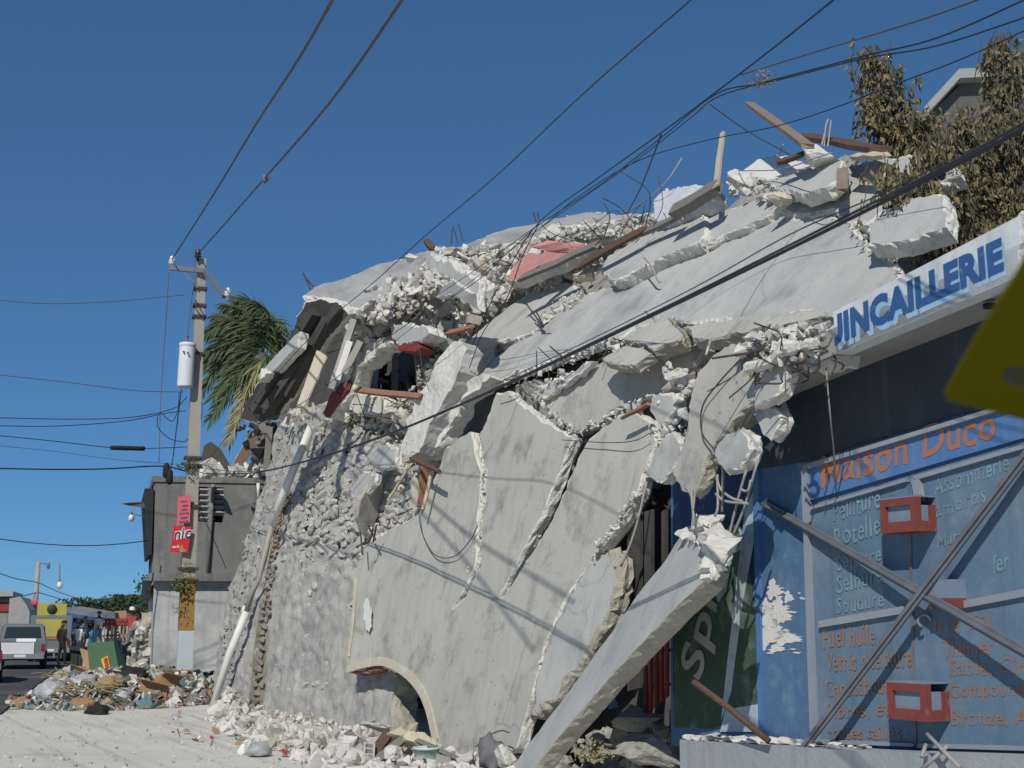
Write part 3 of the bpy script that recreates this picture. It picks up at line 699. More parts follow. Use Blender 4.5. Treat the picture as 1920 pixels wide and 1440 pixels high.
# ---------------------------------------------------------------- roof sheet pieces
S = [
 ('roof_slab', 'huge smooth roof slab in the middle, crossed by the thick black cable',
  [(880, 726), (905, 698), (930, 668), (950, 651), (1008, 618), (1036, 588), (1098, 553), (1146, 536), (1178, 529), (1222, 501), (1292, 472), (1323, 460), (1362, 441), (1420, 418), (1462, 405), (1525, 408), (1556, 398), (1600, 424), (1640, 466), (1690, 514), (1660, 560), (1580, 600), (1540, 584), (1480, 590), (1390, 600), (1290, 604), (1240, 596), (1186, 614), (1166, 632), (1100, 649), (1030, 675), (965, 700), (920, 716)],
  RF, 0, .16, 'conc_grey', dict(relief=.03, grid=.4, rs=.4)),
 ('roof_slab', 'bright slab strip left of the huge roof slab, its end hanging over the tilted beam',
  [(878, 640), (927, 597), (958, 572), (1008, 541), (1067, 529), (1096, 549), (1050, 574), (1034, 586), (1010, 612), (977, 632), (930, 640), (884, 672)], RF, .06, .2, 'conc_grey', dict(relief=.015)),
 ('roof_slab', 'long slab with a thick broken lower edge under the brown plank',
  [(1124, 505), (1138, 482), (1204, 442), (1264, 420), (1322, 402), (1325, 436), (1310, 455), (1262, 472), (1226, 488), (1178, 516), (1146, 527)], RF, .2, .24, 'conc_grey', dict(inset=.04)),
 ('roof_slab', 'narrow slab piece with one darker square patch, below the white mattress',
  [(1327, 404), (1368, 390), (1434, 372), (1459, 390), (1430, 408), (1397, 426), (1361, 438), (1328, 456)], RF, .12, .2, 'conc_grey', dict(inset=.03)),
 ('roof_slab', 'upper right roof slab reaching behind the drooping dry tree',
  [(1464, 392), (1485, 373), (1540, 362), (1584, 357), (1590, 314), (1655, 295), (1770, 283), (1800, 330), (1660, 390), (1625, 418), (1600, 420), (1556, 394), (1525, 404), (1470, 402)], RF, .05, .18, 'conc_grey', dict(relief=.02)),
 ('roof_slab', 'curved scoop shaped slab at the crest beside the rebar block',
  [(1437, 342), (1485, 324), (1529, 310), (1577, 301), (1573, 331), (1549, 353), (1503, 364), (1459, 352)], RF, .35, .2, 'conc_grey', dict(inset=.02)),
 ('roof_slab', 'white flat slab on the crest left of the rebar block',
  [(1394, 318), (1423, 296), (1474, 291), (1520, 311), (1482, 322), (1440, 338), (1400, 336)], RF, .2, .18, 'peel', dict(inset=.03)),
 ('roof_slab', 'thick slab end jutting out over the dark gap beside the shop sign',
  [(1627, 456), (1634, 420), (1656, 392), (1715, 372), (1775, 362), (1775, 428), (1720, 446), (1667, 458)], RF, .22, .2, 'conc_grey', dict(inset=.03)),
 ('roof_slab', 'flat ledge slab with a shadow gap beneath, left of the shop sign',
  [(1283, 612), (1345, 601), (1440, 588), (1545, 582), (1560, 594), (1480, 606), (1393, 624), (1316, 638), (1300, 632)], RF, .22, .17, 'conc_tan', dict(inset=.02)),
 ('roof_slab', 'stained block wedged at the left end of the flat ledge slab',
  [(1168, 633), (1187, 618), (1249, 594), (1283, 620), (1273, 637), (1226, 656), (1207, 649)], RF, .2, .2, 'conc_tan', dict(inset=.03)),
 ('roof_slab', 'small curled slab shard just below the thick black cable',
  [(1129, 672), (1168, 649), (1211, 653), (1222, 664), (1191, 687), (1158, 687)], RF, .2, .14, 'conc_tan', dict(inset=.02)),
 ('roof_slab', 'triangular sheet with a split, between the huge roof slab and the cracked front',
  [(997, 742), (1020, 728), (1074, 700), (1128, 675), (1160, 690), (1195, 692), (1230, 668), (1300, 637), (1323, 656), (1304, 680), (1269, 696), (1261, 723), (1218, 746), (1168, 762), (1129, 785), (1090, 808), (1071, 808), (1016, 760)], FA.off(-.12), .0, .15, 'conc_tan', dict(relief=.025)),
 ('roof_slab', 'upper lip of the split triangular sheet under the cable',
  [(1000, 738), (1020, 722), (1072, 695), (1112, 677), (1090, 700), (1050, 726), (1018, 746)], FA.off(-.12), .1, .1, 'conc_grey', dict(inset=.03)),
 ('hanging_slab', 'biggest hanging slab, pointed at the top, over the dark shop entrance',
  [(1368, 642), (1387, 670), (1392, 704), (1409, 716), (1414, 730), (1413, 752), (1397, 770), (1372, 795), (1342, 832), (1322, 880), (1308, 912), (1292, 926), (1266, 905), (1260, 884), (1276, 844), (1289, 805), (1295, 747), (1305, 699), (1324, 681)], HG, .0, .15, 'conc_tan', dict(inset=.022, jag=.04, seg=.045, relief=.012)),
 ('hanging_slab', 'rounded slab lump hanging low on rebar right of the pointed slab',
  [(1384, 806), (1402, 815), (1409, 839), (1400, 863), (1379, 884), (1361, 887), (1343, 871), (1339, 846), (1356, 816)], HG, .06, .15, 'conc_grey', dict(inset=.022, jag=.04, seg=.045, relief=.012)),
 ('hanging_slab', 'tapered slab hanging from the shop canopy corner',
  [(1448, 681), (1471, 678), (1475, 699), (1463, 736), (1440, 757), (1414, 762), (1411, 728)], HG, .04, .15, 'conc_grey', dict(inset=.022, jag=.04, seg=.045, relief=.012)),
 ('hanging_slab', 'lower slab lump below the canopy corner, nearest the blue wall',
  [(1414, 764), (1444, 762), (1461, 775), (1458, 805), (1445, 826), (1432, 821), (1417, 792)], HG, -.08, .15, 'conc_grey', dict(inset=.022, jag=.04, seg=.045, relief=.012)),
 ('hanging_slab', 'narrow slab strip with hollow side, left of the pointed hanging slab',
  [(1258, 810), (1281, 828), (1273, 865), (1239, 908), (1210, 889), (1221, 857), (1242, 821)], HG, -.12, .15, 'conc_grey', dict(inset=.022, jag=.04, seg=.045, relief=.012)),
 ('hanging_slab', 'cube like lump resting above the narrow strip, grey front face',
  [(1223, 740), (1260, 737), (1266, 762), (1242, 801), (1218, 778), (1215, 760)], HG, -.1, .15, 'conc_grey', dict(inset=.022, jag=.04, seg=.045, relief=.012)),
 ('hanging_slab', 'slab panel leaning beside the hanging brown shard on the stone wall',
  [(662, 918), (682, 884), (707, 889), (702, 907), (678, 936), (660, 931)], FA.off(.12), .0, .12, 'conc_grey', dict(inset=.03)),
 ('hanging_slab', 'grey plaster panel hanging below the tilted beam on the stone wall',
  [(687, 853), (724, 831), (744, 842), (740, 876), (718, 880), (698, 873)], FA.off(.1), .0, .14, 'conc_grey', dict(inset=.02)),
 ('lintel_block', 'pale lintel block with a red painted underside above the dark hole',
  [(732, 612), (748, 607), (800, 611), (806, 626), (786, 641), (748, 646), (735, 634)], FA.off(.1), .0, .35, 'conc_grey', dict(inset=.03)),
]
for nm, lb, po, pl, of, th, mm, kw in S:
    slab(nm, lb, po, pl, th, (mm, 'broken' if mm != 'conc_tan' else 'broken_tan'), off=of, **{**dict(jag=.04, inset=.05), **kw})
g = Geo(); q = [FA.off(.1).hit(*p) for p in ((745, 648), (782, 642), (790, 651), (778, 659), (748, 657))]
lin = [o for o in C.objects if o.name.startswith('lintel_block')][0]
g.prism(q, FA.n * -.3); g.build('painted_underside', 'red', lin)
# shaded shard: a slab end that faces away from the sun
SHD = pl3((676, 940, FA.hit(676, 940).y - .25), (716, 884, FA.hit(716, 884).y + .5), (690, 1008, FA.hit(690, 1008).y - .1))
SHD = Pl(SHD.p, V((.75, -.66, -.25)))
slab('hanging_shard', 'brown shaded shard hanging point down in front of the stone wall', [(676, 938), (698, 905), (716, 886), (719, 922), (709, 967), (692, 1010), (682, 1000), (671, 967)], SHD, .12, ('conc_tan', 'broken_tan'), jag=.02, inset=.02)
# tilted beams
BE = FA.off(.25)
slab('tilted_beam', 'long tilted concrete beam left of the dark slit, rough top and smooth side', [(845, 638), (860, 640), (873, 652), (862, 696), (828, 758), (786, 848), (765, 866), (748, 842), (782, 752), (813, 692)], BE, .3, ('broken', 'conc_grey'), jag=.03, inset=.0, relief=.04, grid=.12, rs=3)
slab('tilted_beam', 'second rough tilted beam along the edge of the huge roof slab', [(905, 700), (925, 706), (880, 740), (848, 790), (815, 850), (798, 860), (790, 842), (815, 800), (850, 752), (872, 720)], FA.off(.02), .25, ('broken', 'broken'), jag=.04, inset=.0, relief=.06, grid=.1, rs=4)
SE = Pl(RF.hit(900, 680), V((-.25, -.9, -.35)))
slab('slab_end', 'grey shaded slab end between the tilted beam and the huge roof slab', [(862, 650), (884, 640), (930, 636), (928, 672), (900, 700), (868, 728), (850, 740), (852, 700)], SE, .15, ('conc_grey', 'broken'), jag=.02, inset=.01)

# ---------------------------------------------------------------- upper left: roof, overhang, hole
slab('roof_slab', 'weathered grey roof slab along the skyline at the far left end', [(566, 556), (590, 540), (660, 516), (730, 492), (790, 470), (815, 472), (870, 462), (930, 440), (1000, 420), (1060, 404), (1120, 398), (1180, 402), (1226, 410), (1180, 436), (1080, 440), (1000, 452), (930, 468), (860, 486), (812, 484), (795, 516), (735, 548), (692, 566), (672, 580), (655, 574), (630, 562), (600, 560)],
     R2, .22, ('conc_dark', 'broken'), jag=.06, seg=.1, inset=.05, relief=.08, grid=.5, rs=.5)
OV = pl3((590, 570, 25.6), (660, 590, 25.2), (470, 785, 27.6))
slab('overhang_slab', 'dark underside slab drooping off the left end of the roof', [(572, 566), (600, 560), (640, 572), (655, 590), (610, 640), (575, 700), (535, 765), (520, 790), (470, 792), (446, 786), (480, 722), (520, 672), (546, 630), (556, 596)], OV, .22, ('inner', 'broken'), jag=.05, inset=.02, relief=.03)  # underside shade put into the dark face colour
for i, (a, b, wd) in enumerate((((640, 575, 25.3), (500, 770, 27.0), .22), ((615, 600, 25.5), (540, 740, 26.6), .18), ((590, 585, 25.6), (478, 770, 27.2), .2))):
    g = Geo(); g.bar(P(*a), P(*b), wd, .2); tag(g.build('roof_rib', 'inner'), ['ribbed beam under the drooping slab nearest the masonry wall', 'short middle beam under the drooping slab', 'outer beam under the drooping slab above the palm'][i], 'concrete beam')
slab('edge_slab', 'thin sunlit slab edge sliding towards the palm tree', [(550, 632), (562, 622), (556, 650), (520, 690), (490, 715), (484, 704), (520, 664)], pl3((556, 628, 25.6), (560, 640, 25.4), (490, 710, 27.0)), .2, ('conc_grey', 'broken'), jag=.02, inset=.01)
chunk('concrete_chunk', 'white chunk stuck on the outer edge beside the palm', 'concrete chunk', 498, 706, 26.4, (.34, .3, .5), 3, 'broken')
slab('end_wall', 'dark cross wall inside the building end behind the drooping slab', [(526, 800), (548, 640), (590, 585), (700, 575), (690, 800)], FA.off(-1.0), .2, ('inner', 'inner'), jag=.02, relief=.02, cat='wall')  # added backing, closes the open gap with a shade-dark colour
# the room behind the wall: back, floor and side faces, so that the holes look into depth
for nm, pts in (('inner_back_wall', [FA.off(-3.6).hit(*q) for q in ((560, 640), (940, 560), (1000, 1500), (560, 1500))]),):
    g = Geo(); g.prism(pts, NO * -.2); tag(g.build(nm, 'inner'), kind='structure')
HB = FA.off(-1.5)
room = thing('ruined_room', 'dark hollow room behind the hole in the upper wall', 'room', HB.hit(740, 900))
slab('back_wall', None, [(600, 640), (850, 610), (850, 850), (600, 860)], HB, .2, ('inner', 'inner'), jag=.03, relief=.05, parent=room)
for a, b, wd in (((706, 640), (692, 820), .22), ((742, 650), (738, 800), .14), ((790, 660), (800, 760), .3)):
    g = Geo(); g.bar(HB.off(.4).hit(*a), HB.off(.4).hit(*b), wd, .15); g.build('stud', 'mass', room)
scatter('fallen_masonry', [(700, 700), (790, 680), (830, 700), (800, 780), (720, 820), (690, 800)], HB.off(-.1), 90, .1, .4, ['mass', 'inner'], 0, .2, seed=31, parent=room)  # dark pieces put the shade of the void into their colour
JB = FA.off(.05)
slab('door_jamb', 'broken white lintel arm with a red painted lower end', [(640, 690), (664, 660), (690, 640), (728, 634), (735, 645), (700, 660), (676, 690), (660, 720), (652, 742), (618, 782), (606, 778), (612, 760), (628, 730)], JB, .35, ('rubble', 'broken'), jag=.05, inset=.03, relief=.05, grid=.12, rs=3)
jm = [o for o in C.objects if o.name.startswith('door_jamb')][0]
slab('red_reveal', 'red painted reveal', [(606, 776), (618, 742), (634, 722), (655, 712), (652, 730), (634, 754), (612, 782)], JB, .05, ('red', 'red'), jag=.02, inset=.01, off=.04, parent=jm)
slab('wall_stub', 'pale broken wall stub below the tilted red plank', [(650, 740), (672, 738), (720, 745), (722, 770), (712, 785), (700, 780), (672, 776), (656, 768)], FA.off(-.1), .3, ('rubble', 'broken'), jag=.06, inset=.05, relief=.05, grid=.12)
slab('wall_stub', 'grey wall remnant with bare plaster under the jamb', [(620, 790), (640, 770), (668, 790), (690, 812), (690, 850), (640, 845), (612, 820)], FA.off(-.5), .3, ('mortar', 'broken_tan'), jag=.06, inset=.05, relief=.08, grid=.14)
plank('plank', 'reddish plank lying level across the dark hole', D(FA, 669, 731, .3), D(FA, 788, 744, .3), .13, .05, 'wood_red')
slab('plywood_panel', 'pale yellow board propped in the dark gap left of the hole', [(556, 762), (594, 656), (612, 668), (570, 764)], pl3((556, 762, 25.2), (594, 656, 25.6), (612, 668, 25.3)), .04, ('cream', 'wood_pale'), jag=.005, inset=.004, relief=.004, cat='board')
for i, (a, b, wd, m_) in enumerate((((664, 600, 24.8), (622, 730, 24.8), .2, 'mortar'), ((676, 640, 24.6), (645, 700, 24.6), .05, 'pole'), ((656, 640, 24.7), (632, 712, 24.7), .04, 'pvc'))):
    g = Geo(); g.bar(P(*a), P(*b), wd, .12); tag(g.build('wall_post' if i == 0 else 'pipe', m_), ['grey concrete post at the left edge of the rubble', 'slim white pipe standing just right of the grey post', 'short white pipe standing left of the broken arm'][i], 'post' if i == 0 else 'pipe')
slab('rubble_core', None, [(640, 800), (650, 660), (690, 590), (740, 560), (900, 490), (1000, 460), (1110, 440), (1130, 470), (980, 540), (930, 600), (880, 650), (860, 640), (800, 640), (800, 612), (735, 612), (690, 645), (668, 690)], FU.off(-.35), .5, ('rubble', 'rubble'), jag=.1, relief=.2, grid=.2, rs=1.4, parent=None, cat=None)['kind'] = 'stuff'
slab('rubble_core', None, [(890, 620), (915, 510), (1000, 440), (1185, 418), (1190, 520), (1060, 580), (980, 620)], RF.off(-.75), .4, ('rubble', 'rubble'), jag=.1, relief=.15, grid=.2, rs=1.4, parent=None, cat=None)['kind'] = 'stuff'
# ---------------------------------------------------------------- loose rubble
RB = ['rubble', 'broken', 'broken', 'conc_grey']
zone = [(650, 600), (700, 560), (800, 520), (850, 480), (960, 500), (985, 540), (960, 560), (925, 595), (878, 640), (845, 632), (800, 610), (735, 612), (690, 645), (655, 660)]
scatter('rubble', zone, FU, 3600, .035, .4, RB, .04, .12, 4.2, seed=41)
scatter('rubble', [(680, 592), (700, 570), (738, 552), (798, 520), (820, 490), (870, 482), (930, 464), (944, 490), (860, 530), (780, 565), (720, 597)], R2.off(-.1), 1300, .035, .34, ['rubble', 'broken', 'broken_tan'], .0, .14, 4.0, seed=40)
scatter('rubble', [(800, 480), (880, 470), (960, 470), (1020, 440), (1130, 430), (1180, 440), (1010, 480), (960, 530), (900, 540), (830, 520)], FU.off(.1), 1400, .035, .36, RB + ['broken_tan'], .0, .15, 3.4, seed=42)
scatter('rubble', [(670, 700), (690, 660), (640, 790), (690, 810), (760, 850), (745, 760), (800, 720), (830, 650), (870, 640), (800, 760), (760, 850)], FA.off(-.45), 500, .05, .35, ['mass', 'rubble', 'broken_tan'], .0, .15, 2.0, seed=43)
# along the seams between the slabs
def seam(line, n, smin, smax, mats, pl, seed, wdt=10):
    poly = [(x, y - wdt) for x, y in line] + [(x, y + wdt) for x, y in reversed(line)]
    return scatter('rubble', poly, pl, n, smin, smax, mats, .0, .04, 3.0, seed=seed)
seam([(870, 745), (960, 712), (1100, 660), (1170, 640)], 257, .016, 0.137, RB, RF.off(.05), 44)
seam([(1060, 700), (1000, 740), (1080, 815), (1170, 770), (1225, 745)], 227, .016, 0.116, RB, FA.off(.0), 45, 8)
seam([(1222, 800), (1240, 830), (1196, 930), (1110, 1045)], 158, .016, 0.105, ['broken', 'rubble'], FA.off(.02), 46, 8)
seam([(900, 815), (908, 885), (903, 1000), (870, 1110)], 138, .016, 0.076, ['broken'], FA.off(-.04), 47, 4)
seam([(1250, 690), (1300, 740), (1290, 790), (1240, 800)], 118, .016, 0.158, RB, HG.off(-.2), 48, 22)
seam([(1390, 650), (1440, 640), (1520, 620), (1560, 640)], 237, .016, 0.158, RB + ['conc_tan'], HG.off(.0), 49, 16)
seam([(1415, 690), (1460, 672), (1510, 660), (1540, 664)], 158, .016, 0.127, RB, HG.off(.05), 50, 14)
seam([(1010, 600), (1040, 580), (1095, 550)], 148, .016, 0.116, RB, RF.off(.06), 51, 10)
seam([(1146, 530), (1230, 492), (1310, 462), (1330, 425)], 148, .016, 0.084, RB, RF.off(.04), 52, 5)
seam([(1370, 355), (1410, 350), (1440, 360), (1470, 372)], 198, .016, 0.179, RB + ['broken_tan'], RF.off(.2), 53, 16)
seam([(1590, 430), (1640, 460), (1690, 505)], 49, .016, 0.105, RB, RF.off(.05), 54, 8)
seam([(1040, 455), (1120, 430), (1190, 425), (1225, 410)], 177, .016, 0.211, RB + ['broken_tan'], RF.off(.3), 55, 16)
seam([(860, 720), (800, 840), (760, 870), (740, 985), (700, 1000)], 130, .05, .28, ['broken_tan', 'rubble'], FA.off(-.1), 56, 14)
seam([(670, 1075), (690, 1020), (745, 985), (800, 935)], 88, .016, 0.076, ['broken'], FA.off(-.02), 57, 5)
seam([(500, 700), (520, 760), (540, 790), (580, 770)], 70, .08, .3, ['rubble', 'mass'], FA.off(-.1), 58, 14)
# chunks that can be told apart
CH = [(700, 545, .1, .6), (735, 530, .1, .5), (790, 510, .1, .45), (840, 500, .1, .5), (880, 520, 0, .45), (760, 570, .1, .5), (680, 610, .1, .5), (705, 590, .1, .4), (820, 560, .1, .55),
      (850, 580, .1, .6), (820, 600, .1, .45), (880, 560, .1, .5), (900, 590, .1, .4), (845, 545, .1, .4), (785, 548, .1, .4), (725, 570, .1, .55), (860, 610, .1, .4), (830, 620, .1, .45), (665, 640, .1, .4), (720, 615, .1, .35), (690, 570, .1, .35),
      (900, 545, 0, .35), (930, 560, 0, .3), (770, 485, .1, .35), (815, 485, .1, .35), (700, 640, .1, .3), (808, 655, .1, .3), (655, 665, .1, .28)]
for i, (x, y, o_, s) in enumerate(CH):
    chunk('rubble_chunk', 'pale concrete chunk in the bright rubble above the dark hole', 'rubble chunk', *D(FU, x, y, o_), s * .72, i, 'broken' if i % 3 else 'rubble', 'chunks of the upper rubble heap')
for i, (x, y, o_, s) in enumerate([(1270, 705, .3, .45), (1300, 720, .3, .25), (1240, 755, .3, .22), (1275, 750, .3, .25), (1285, 775, .3, .3), (1255, 800, .25, .22), (1288, 830, .25, .2)]):
    chunk('rubble_chunk', 'broken chunk jammed left of the big pointed hanging slab', 'rubble chunk', *D(HG, x, y, o_ - .44), s * .6, i + 3, 'broken', 'chunks left of the pointed slab')
for i, (x, y, o_, s) in enumerate([(1405, 655, .35, .3), (1440, 650, .35, .35), (1500, 625, .4, .3), (1535, 640, .4, .34), (1550, 665, .45, .3), (1520, 685, .45, .34), (1490, 700, .45, .26), (1430, 700, .4, .25), (1545, 612, .3, .3)]):
    chunk('rubble_chunk', 'broken chunk piled at the torn end of the shop canopy', 'rubble chunk', *D(HG, x, y, o_ - .48), s * .5, i + 5, 'broken' if i % 2 else 'conc_tan', 'chunks at the torn canopy end')
for i, (a, b) in enumerate((((1403, 692), (1506, 648)), ((1462, 646), (1532, 652)))):
    g = Geo(); A, B = HG.off(.12).hit(*a), HG.off(.1).hit(*b); pts = []
    for k in range(9):
        pts.append(A.lerp(B, k / 8) + V((rnd.uniform(-.02, .02), rnd.uniform(-.02, .02), rnd.uniform(-.025, .025))))
    g.tube(pts, .055, 7, smooth=False); tag(g.build('broken_beam', 'broken'), ['jagged beam stub lying from the pointed slab up to the shop sign', 'short beam stub right under the flat ledge slab'][i], 'beam')
chunk('roof_block', 'square concrete block on the crest with rebar sprouting from its top', 'concrete block', *D(RF, 1537, 290, .5), (.52, .5, .42), 2, 'broken', rot=(.1, .15, .6))
chunk('rubble_chunk', 'tan block lodged under the crest beside the scoop shaped slab', 'rubble chunk', *D(RF, 1464, 374, .3), (.34, .3, .3), 4, 'cream', rot=(.3, .4, .6))
chunk('rubble_chunk', 'upright rough lump just right of the white mattress', 'rubble chunk', *D(RF, 1392, 338, .35), (.5, .4, .45), 6, 'broken')
chunk('rubble_chunk', 'cream hollow block at the lower end of the long grey plank', 'rubble chunk', *D(RF, 1096, 516, .25), (.55, .4, .38), 7, 'cream')
chunk('rubble_chunk', 'peach coloured wall fragment left of the pink plaster', 'wall fragment', *D(FU, 906, 502, .3), (.62, .3, .42), 1, 'cream', rot=(.4, .2, .5))
chunk('rubble_chunk', 'dusty pink lump lying on top of the pink plaster', 'rubble chunk', *D(RF, 1045, 464, .75), (.95, .4, .28), 5, 'pink', rot=(.2, .1, .3))
chunk('red_rag', 'small red rag in the middle of the bright rubble', 'rag', *D(FU, 768, 590, .35), (.26, .2, .16), 9, 'trash_red')
slab('pink_wall_piece', 'flat piece of pink plastered wall near the crest', [(950, 526), (977, 470), (1012, 476), (1067, 452), (1114, 458), (1050, 494), (1000, 514), (973, 526)], RF.off(.5), .2, ('pink', 'broken'), jag=.03, inset=.02, cat='wall fragment')
slab('mattress', 'white checked mattress crumpled on the crest', [(1226, 412), (1228, 378), (1246, 360), (1280, 350), (1338, 344), (1344, 364), (1290, 392), (1240, 412)], RF.off(.38), .3, ('cloth_white', 'cloth_white'), jag=.02, inset=.03, relief=.05, rs=2, grid=.12, cat='mattress')
slab('broken_slab_edge', 'dark cracked slab edge on the skyline left of the mattress', [(1040, 424), (1062, 404), (1120, 396), (1140, 400), (1226, 400), (1224, 412), (1150, 414), (1130, 420), (1090, 424)], R2.off(.25), .3, ('conc_dark', 'broken'), jag=.05, inset=.05, relief=.04)
slab('broken_slab_edge', 'grey slab sliver rising through the bright rubble', [(818, 556), (835, 532), (852, 528), (892, 552), (896, 580), (870, 566), (846, 552)], FA.off(.1), .15, ('conc_dark', 'broken'), jag=.03, inset=.02)
slab('broken_slab_edge', 'ridge of crushed concrete running down from the weathered roof', [(792, 490), (806, 474), (850, 492), (900, 530), (896, 552), (870, 548), (838, 520), (800, 506)], FA.off(.02), .3, ('conc_grey', 'broken'), jag=.06, inset=.07, relief=.05)

# timber on the crest
T = [('plank', 'long grey plank below the pink plaster', D(RF, 976, 522, .7), D(RF, 1122, 458, .55), .17, .06, 'wood_grey', None),
     ('plank', 'brown plank overlapping the long grey plank', D(RF, 1088, 497, .45), D(RF, 1207, 431, .45), .19, .05, 'wood_brown', None),
     ('plank', 'grey plank end running up to the mattress', D(RF, 1205, 437, .4), D(RF, 1280, 402, .4), .15, .06, 'wood_grey', None),
     ('timber_beam', 'dark boxed timber beam against the mattress', D(RF, 1262, 398, .55), D(RF, 1347, 352, .55), .24, .14, 'wood_grey', None),
     ('plank', 'bleached bent plank standing upright on the crest', D(RF, 1343, 350, .6), D(RF, 1355, 250, .6), .09, .04, 'wood_pale', (-.6, -.8, 0)),
     ('plank', 'long pointed plank jutting up left from the crest', D(RF, 1405, 194, .8), D(RF, 1514, 272, .7), .15, .05, 'wood', (0, -.3, 1)),
     ('plank', 'splintered brown board behind the rebar block', D(RF, 1508, 254, .3), D(RF, 1652, 282, .3), .28, .06, 'wood_brown', (0, -.8, .6)),
     ('plank', 'short tan board end at the foot of the dry tree', D(RF, 1602, 293, .4), D(RF, 1660, 292, .4), .12, .05, 'wood_pale', None),
     ('plank', 'dark pointed splinter left of the rebar block', D(RF, 1466, 303, .6), D(RF, 1506, 288, .6), .11, .05, 'wood_brown', None),
     ('plank', 'short upright board hanging right of the scoop shaped slab', D(RF, 1580, 318, .35), D(RF, 1579, 358, .35), .13, .05, 'wood', (-.3, -.9, .1)),
     ('plank', 'stub of reddish wood on the left roof skyline', D(R2, 812, 466, .05), D(R2, 800, 452, .1), .14, .1, 'wood_brown', None),
     ('plank', 'thin reddish batten lying by the small lump left of the hanging slabs', D(FA, 1166, 782, .2), D(FA, 1218, 757, .2), .05, .04, 'wood_red', None),
     ('plank', 'reddish plank end below the bright rubble', D(FA, 840, 625, .15), D(FA, 885, 612, .15), .12, .05, 'wood_red', None),
     ('plank', 'rusty batten crossing the foot of the tilted beams', D(FA, 770, 858, .3), D(FA, 826, 886, .3), .06, .05, 'wood_brown', None),
     ('plank', 'pale broken lath beside the stone wall', D(FA, 772, 868, .2), D(FA, 730, 934, .2), .045, .03, 'wood_pale', None),
     ('plank', 'tall pale lath at the left edge of the cracked front', D(FA, 811, 880, .2), D(FA, 794, 950, .2), .05, .03, 'wood_pale', None),
     ('board', 'tan painted board behind the tall pale lath', D(FA, 776, 890, .05), D(FA, 782, 955, .05), .2, .03, 'cream', (-.8, -.6, 0)),
     ('board', 'shaded board with red paint at its foot, beside the tall pale lath', D(FA, 797, 872, .08), D(FA, 790, 950, .08), .16, .03, 'wood_red', (.6, -.8, -.3))]
for nm, lb, a, b, wd, th, mm, up in T:
    plank(nm, lb, a, b, wd, th, mm, up, cat='board' if nm == 'board' else 'plank' if nm == 'plank' else 'beam')

# pipes
def pipe(label, pts, r_, m='pvc', cat='pipe', name='drain_pipe'):
    g = Geo(); q = [P(*a) for a in pts]; g.tube(q, r_, 10)
    o = g.build(name, m); tag(o, label, cat)
    return o
dp = pipe('white drain pipe, lower length on the masonry wall, foot on the dust', [D(ST, 399, 1325, .35), D(ST, 432, 1222, .3), D(ST, 462, 1146, .24)], .085)
g = Geo(); a, b = P(*D(ST, 459, 1152, .24)), P(*D(ST, 464, 1138, .22)); g.tube([a, b], .105, 10); g.build('coupling', 'pvc', dp)
pipe('white drain pipe, middle length bent at its joint', [D(ST, 462, 1146, .24), D(ST, 474, 1108, .24), D(ST, 486, 1083, .24), D(ST, 494, 1055, .22), D(ST, 511, 980, .22)], .06, 'pole')
pipe('white drain pipe, upper length rising to the dark gap', [D(ST, 508, 985, .46), D(ST, 545, 893, .4), D(ST, 584, 798, .32)], .085)
pipe('short white pipe beside the upper drain pipe length', [D(ST, 573, 846, .15), D(ST, 586, 800, .15)], .06)
pipe('white pipe stub sticking out of the rubble over the dark gap', [D(FA, 652, 616, .35), D(FA, 700, 616, .0)], .09)

# bent rebar
def rebar(label, lines, r_=.012, m='steel'):
    g = Geo()
    for q in lines: g.tube(spline([P(*a) for a in q], 5), r_, 5)
    return tag(g.build('rebar', m), label, 'rebar')
rebar('rebar sprouting from the block on the crest', [[D(RF, 1545, 276, .5), D(RF, 1548, 240, .5), D(RF, 1553, 224, .5)], [D(RF, 1552, 276, .45), D(RF, 1556, 245, .45), D(RF, 1558, 226, .45)], [D(RF, 1541, 272, .55), D(RF, 1546, 250, .5)]], .014, 'steel_light')
rebar('long bent rebar whip rising from the crest left of the mattress', [[D(RF, 1168, 402, .4), D(RF, 1210, 376, .5), D(RF, 1250, 340, .6), D(RF, 1279, 296, .7)]], .014, 'steel_light')
rebar('short rebar pin standing left of the rebar block', [[D(RF, 1462, 292, .3), D(RF, 1468, 270, .4)]], .014, 'steel_light')
rebar('rebar pair on the far left tip of the roof', [[D(R2, 582, 542, 0), D(R2, 569, 513, 0)], [D(R2, 590, 540, 0), D(R2, 572, 520, 0)]], .018)
rebar('thin rebar standing on the left roof skyline', [[D(R2, 858, 456, 0), D(R2, 850, 424, .1)], [D(R2, 868, 452, 0), D(R2, 860, 420, .1)], [D(R2, 846, 458, 0), D(R2, 848, 430, .1)]], .012)
rebar('dark rebar pair standing at the crest beside the pink lump', [[D(RF, 1012, 440, .3), D(RF, 1000, 398, .5)], [D(RF, 1018, 438, .3), D(RF, 1008, 400, .5)]], .014)
rebar('rebar cluster bent out of the bright slab strip', [[D(RF, 1018, 612, .1), D(RF, 987, 570, .25)], [D(RF, 1018, 614, .1), D(RF, 998, 584, .25)], [D(RF, 1020, 612, .1), D(RF, 1006, 586, .25)], [D(RF, 1012, 614, .1), D(RF, 1028, 604, .2)]], .014)
rebar('rebar strand drooping in front of the big roof slab edge', [[D(RF, 1208, 483, .3), D(RF, 1222, 500, .3), D(RF, 1232, 524, .15), D(RF, 1238, 530, .1)]], .014, 'steel_light')
HF = HG.off(.0)
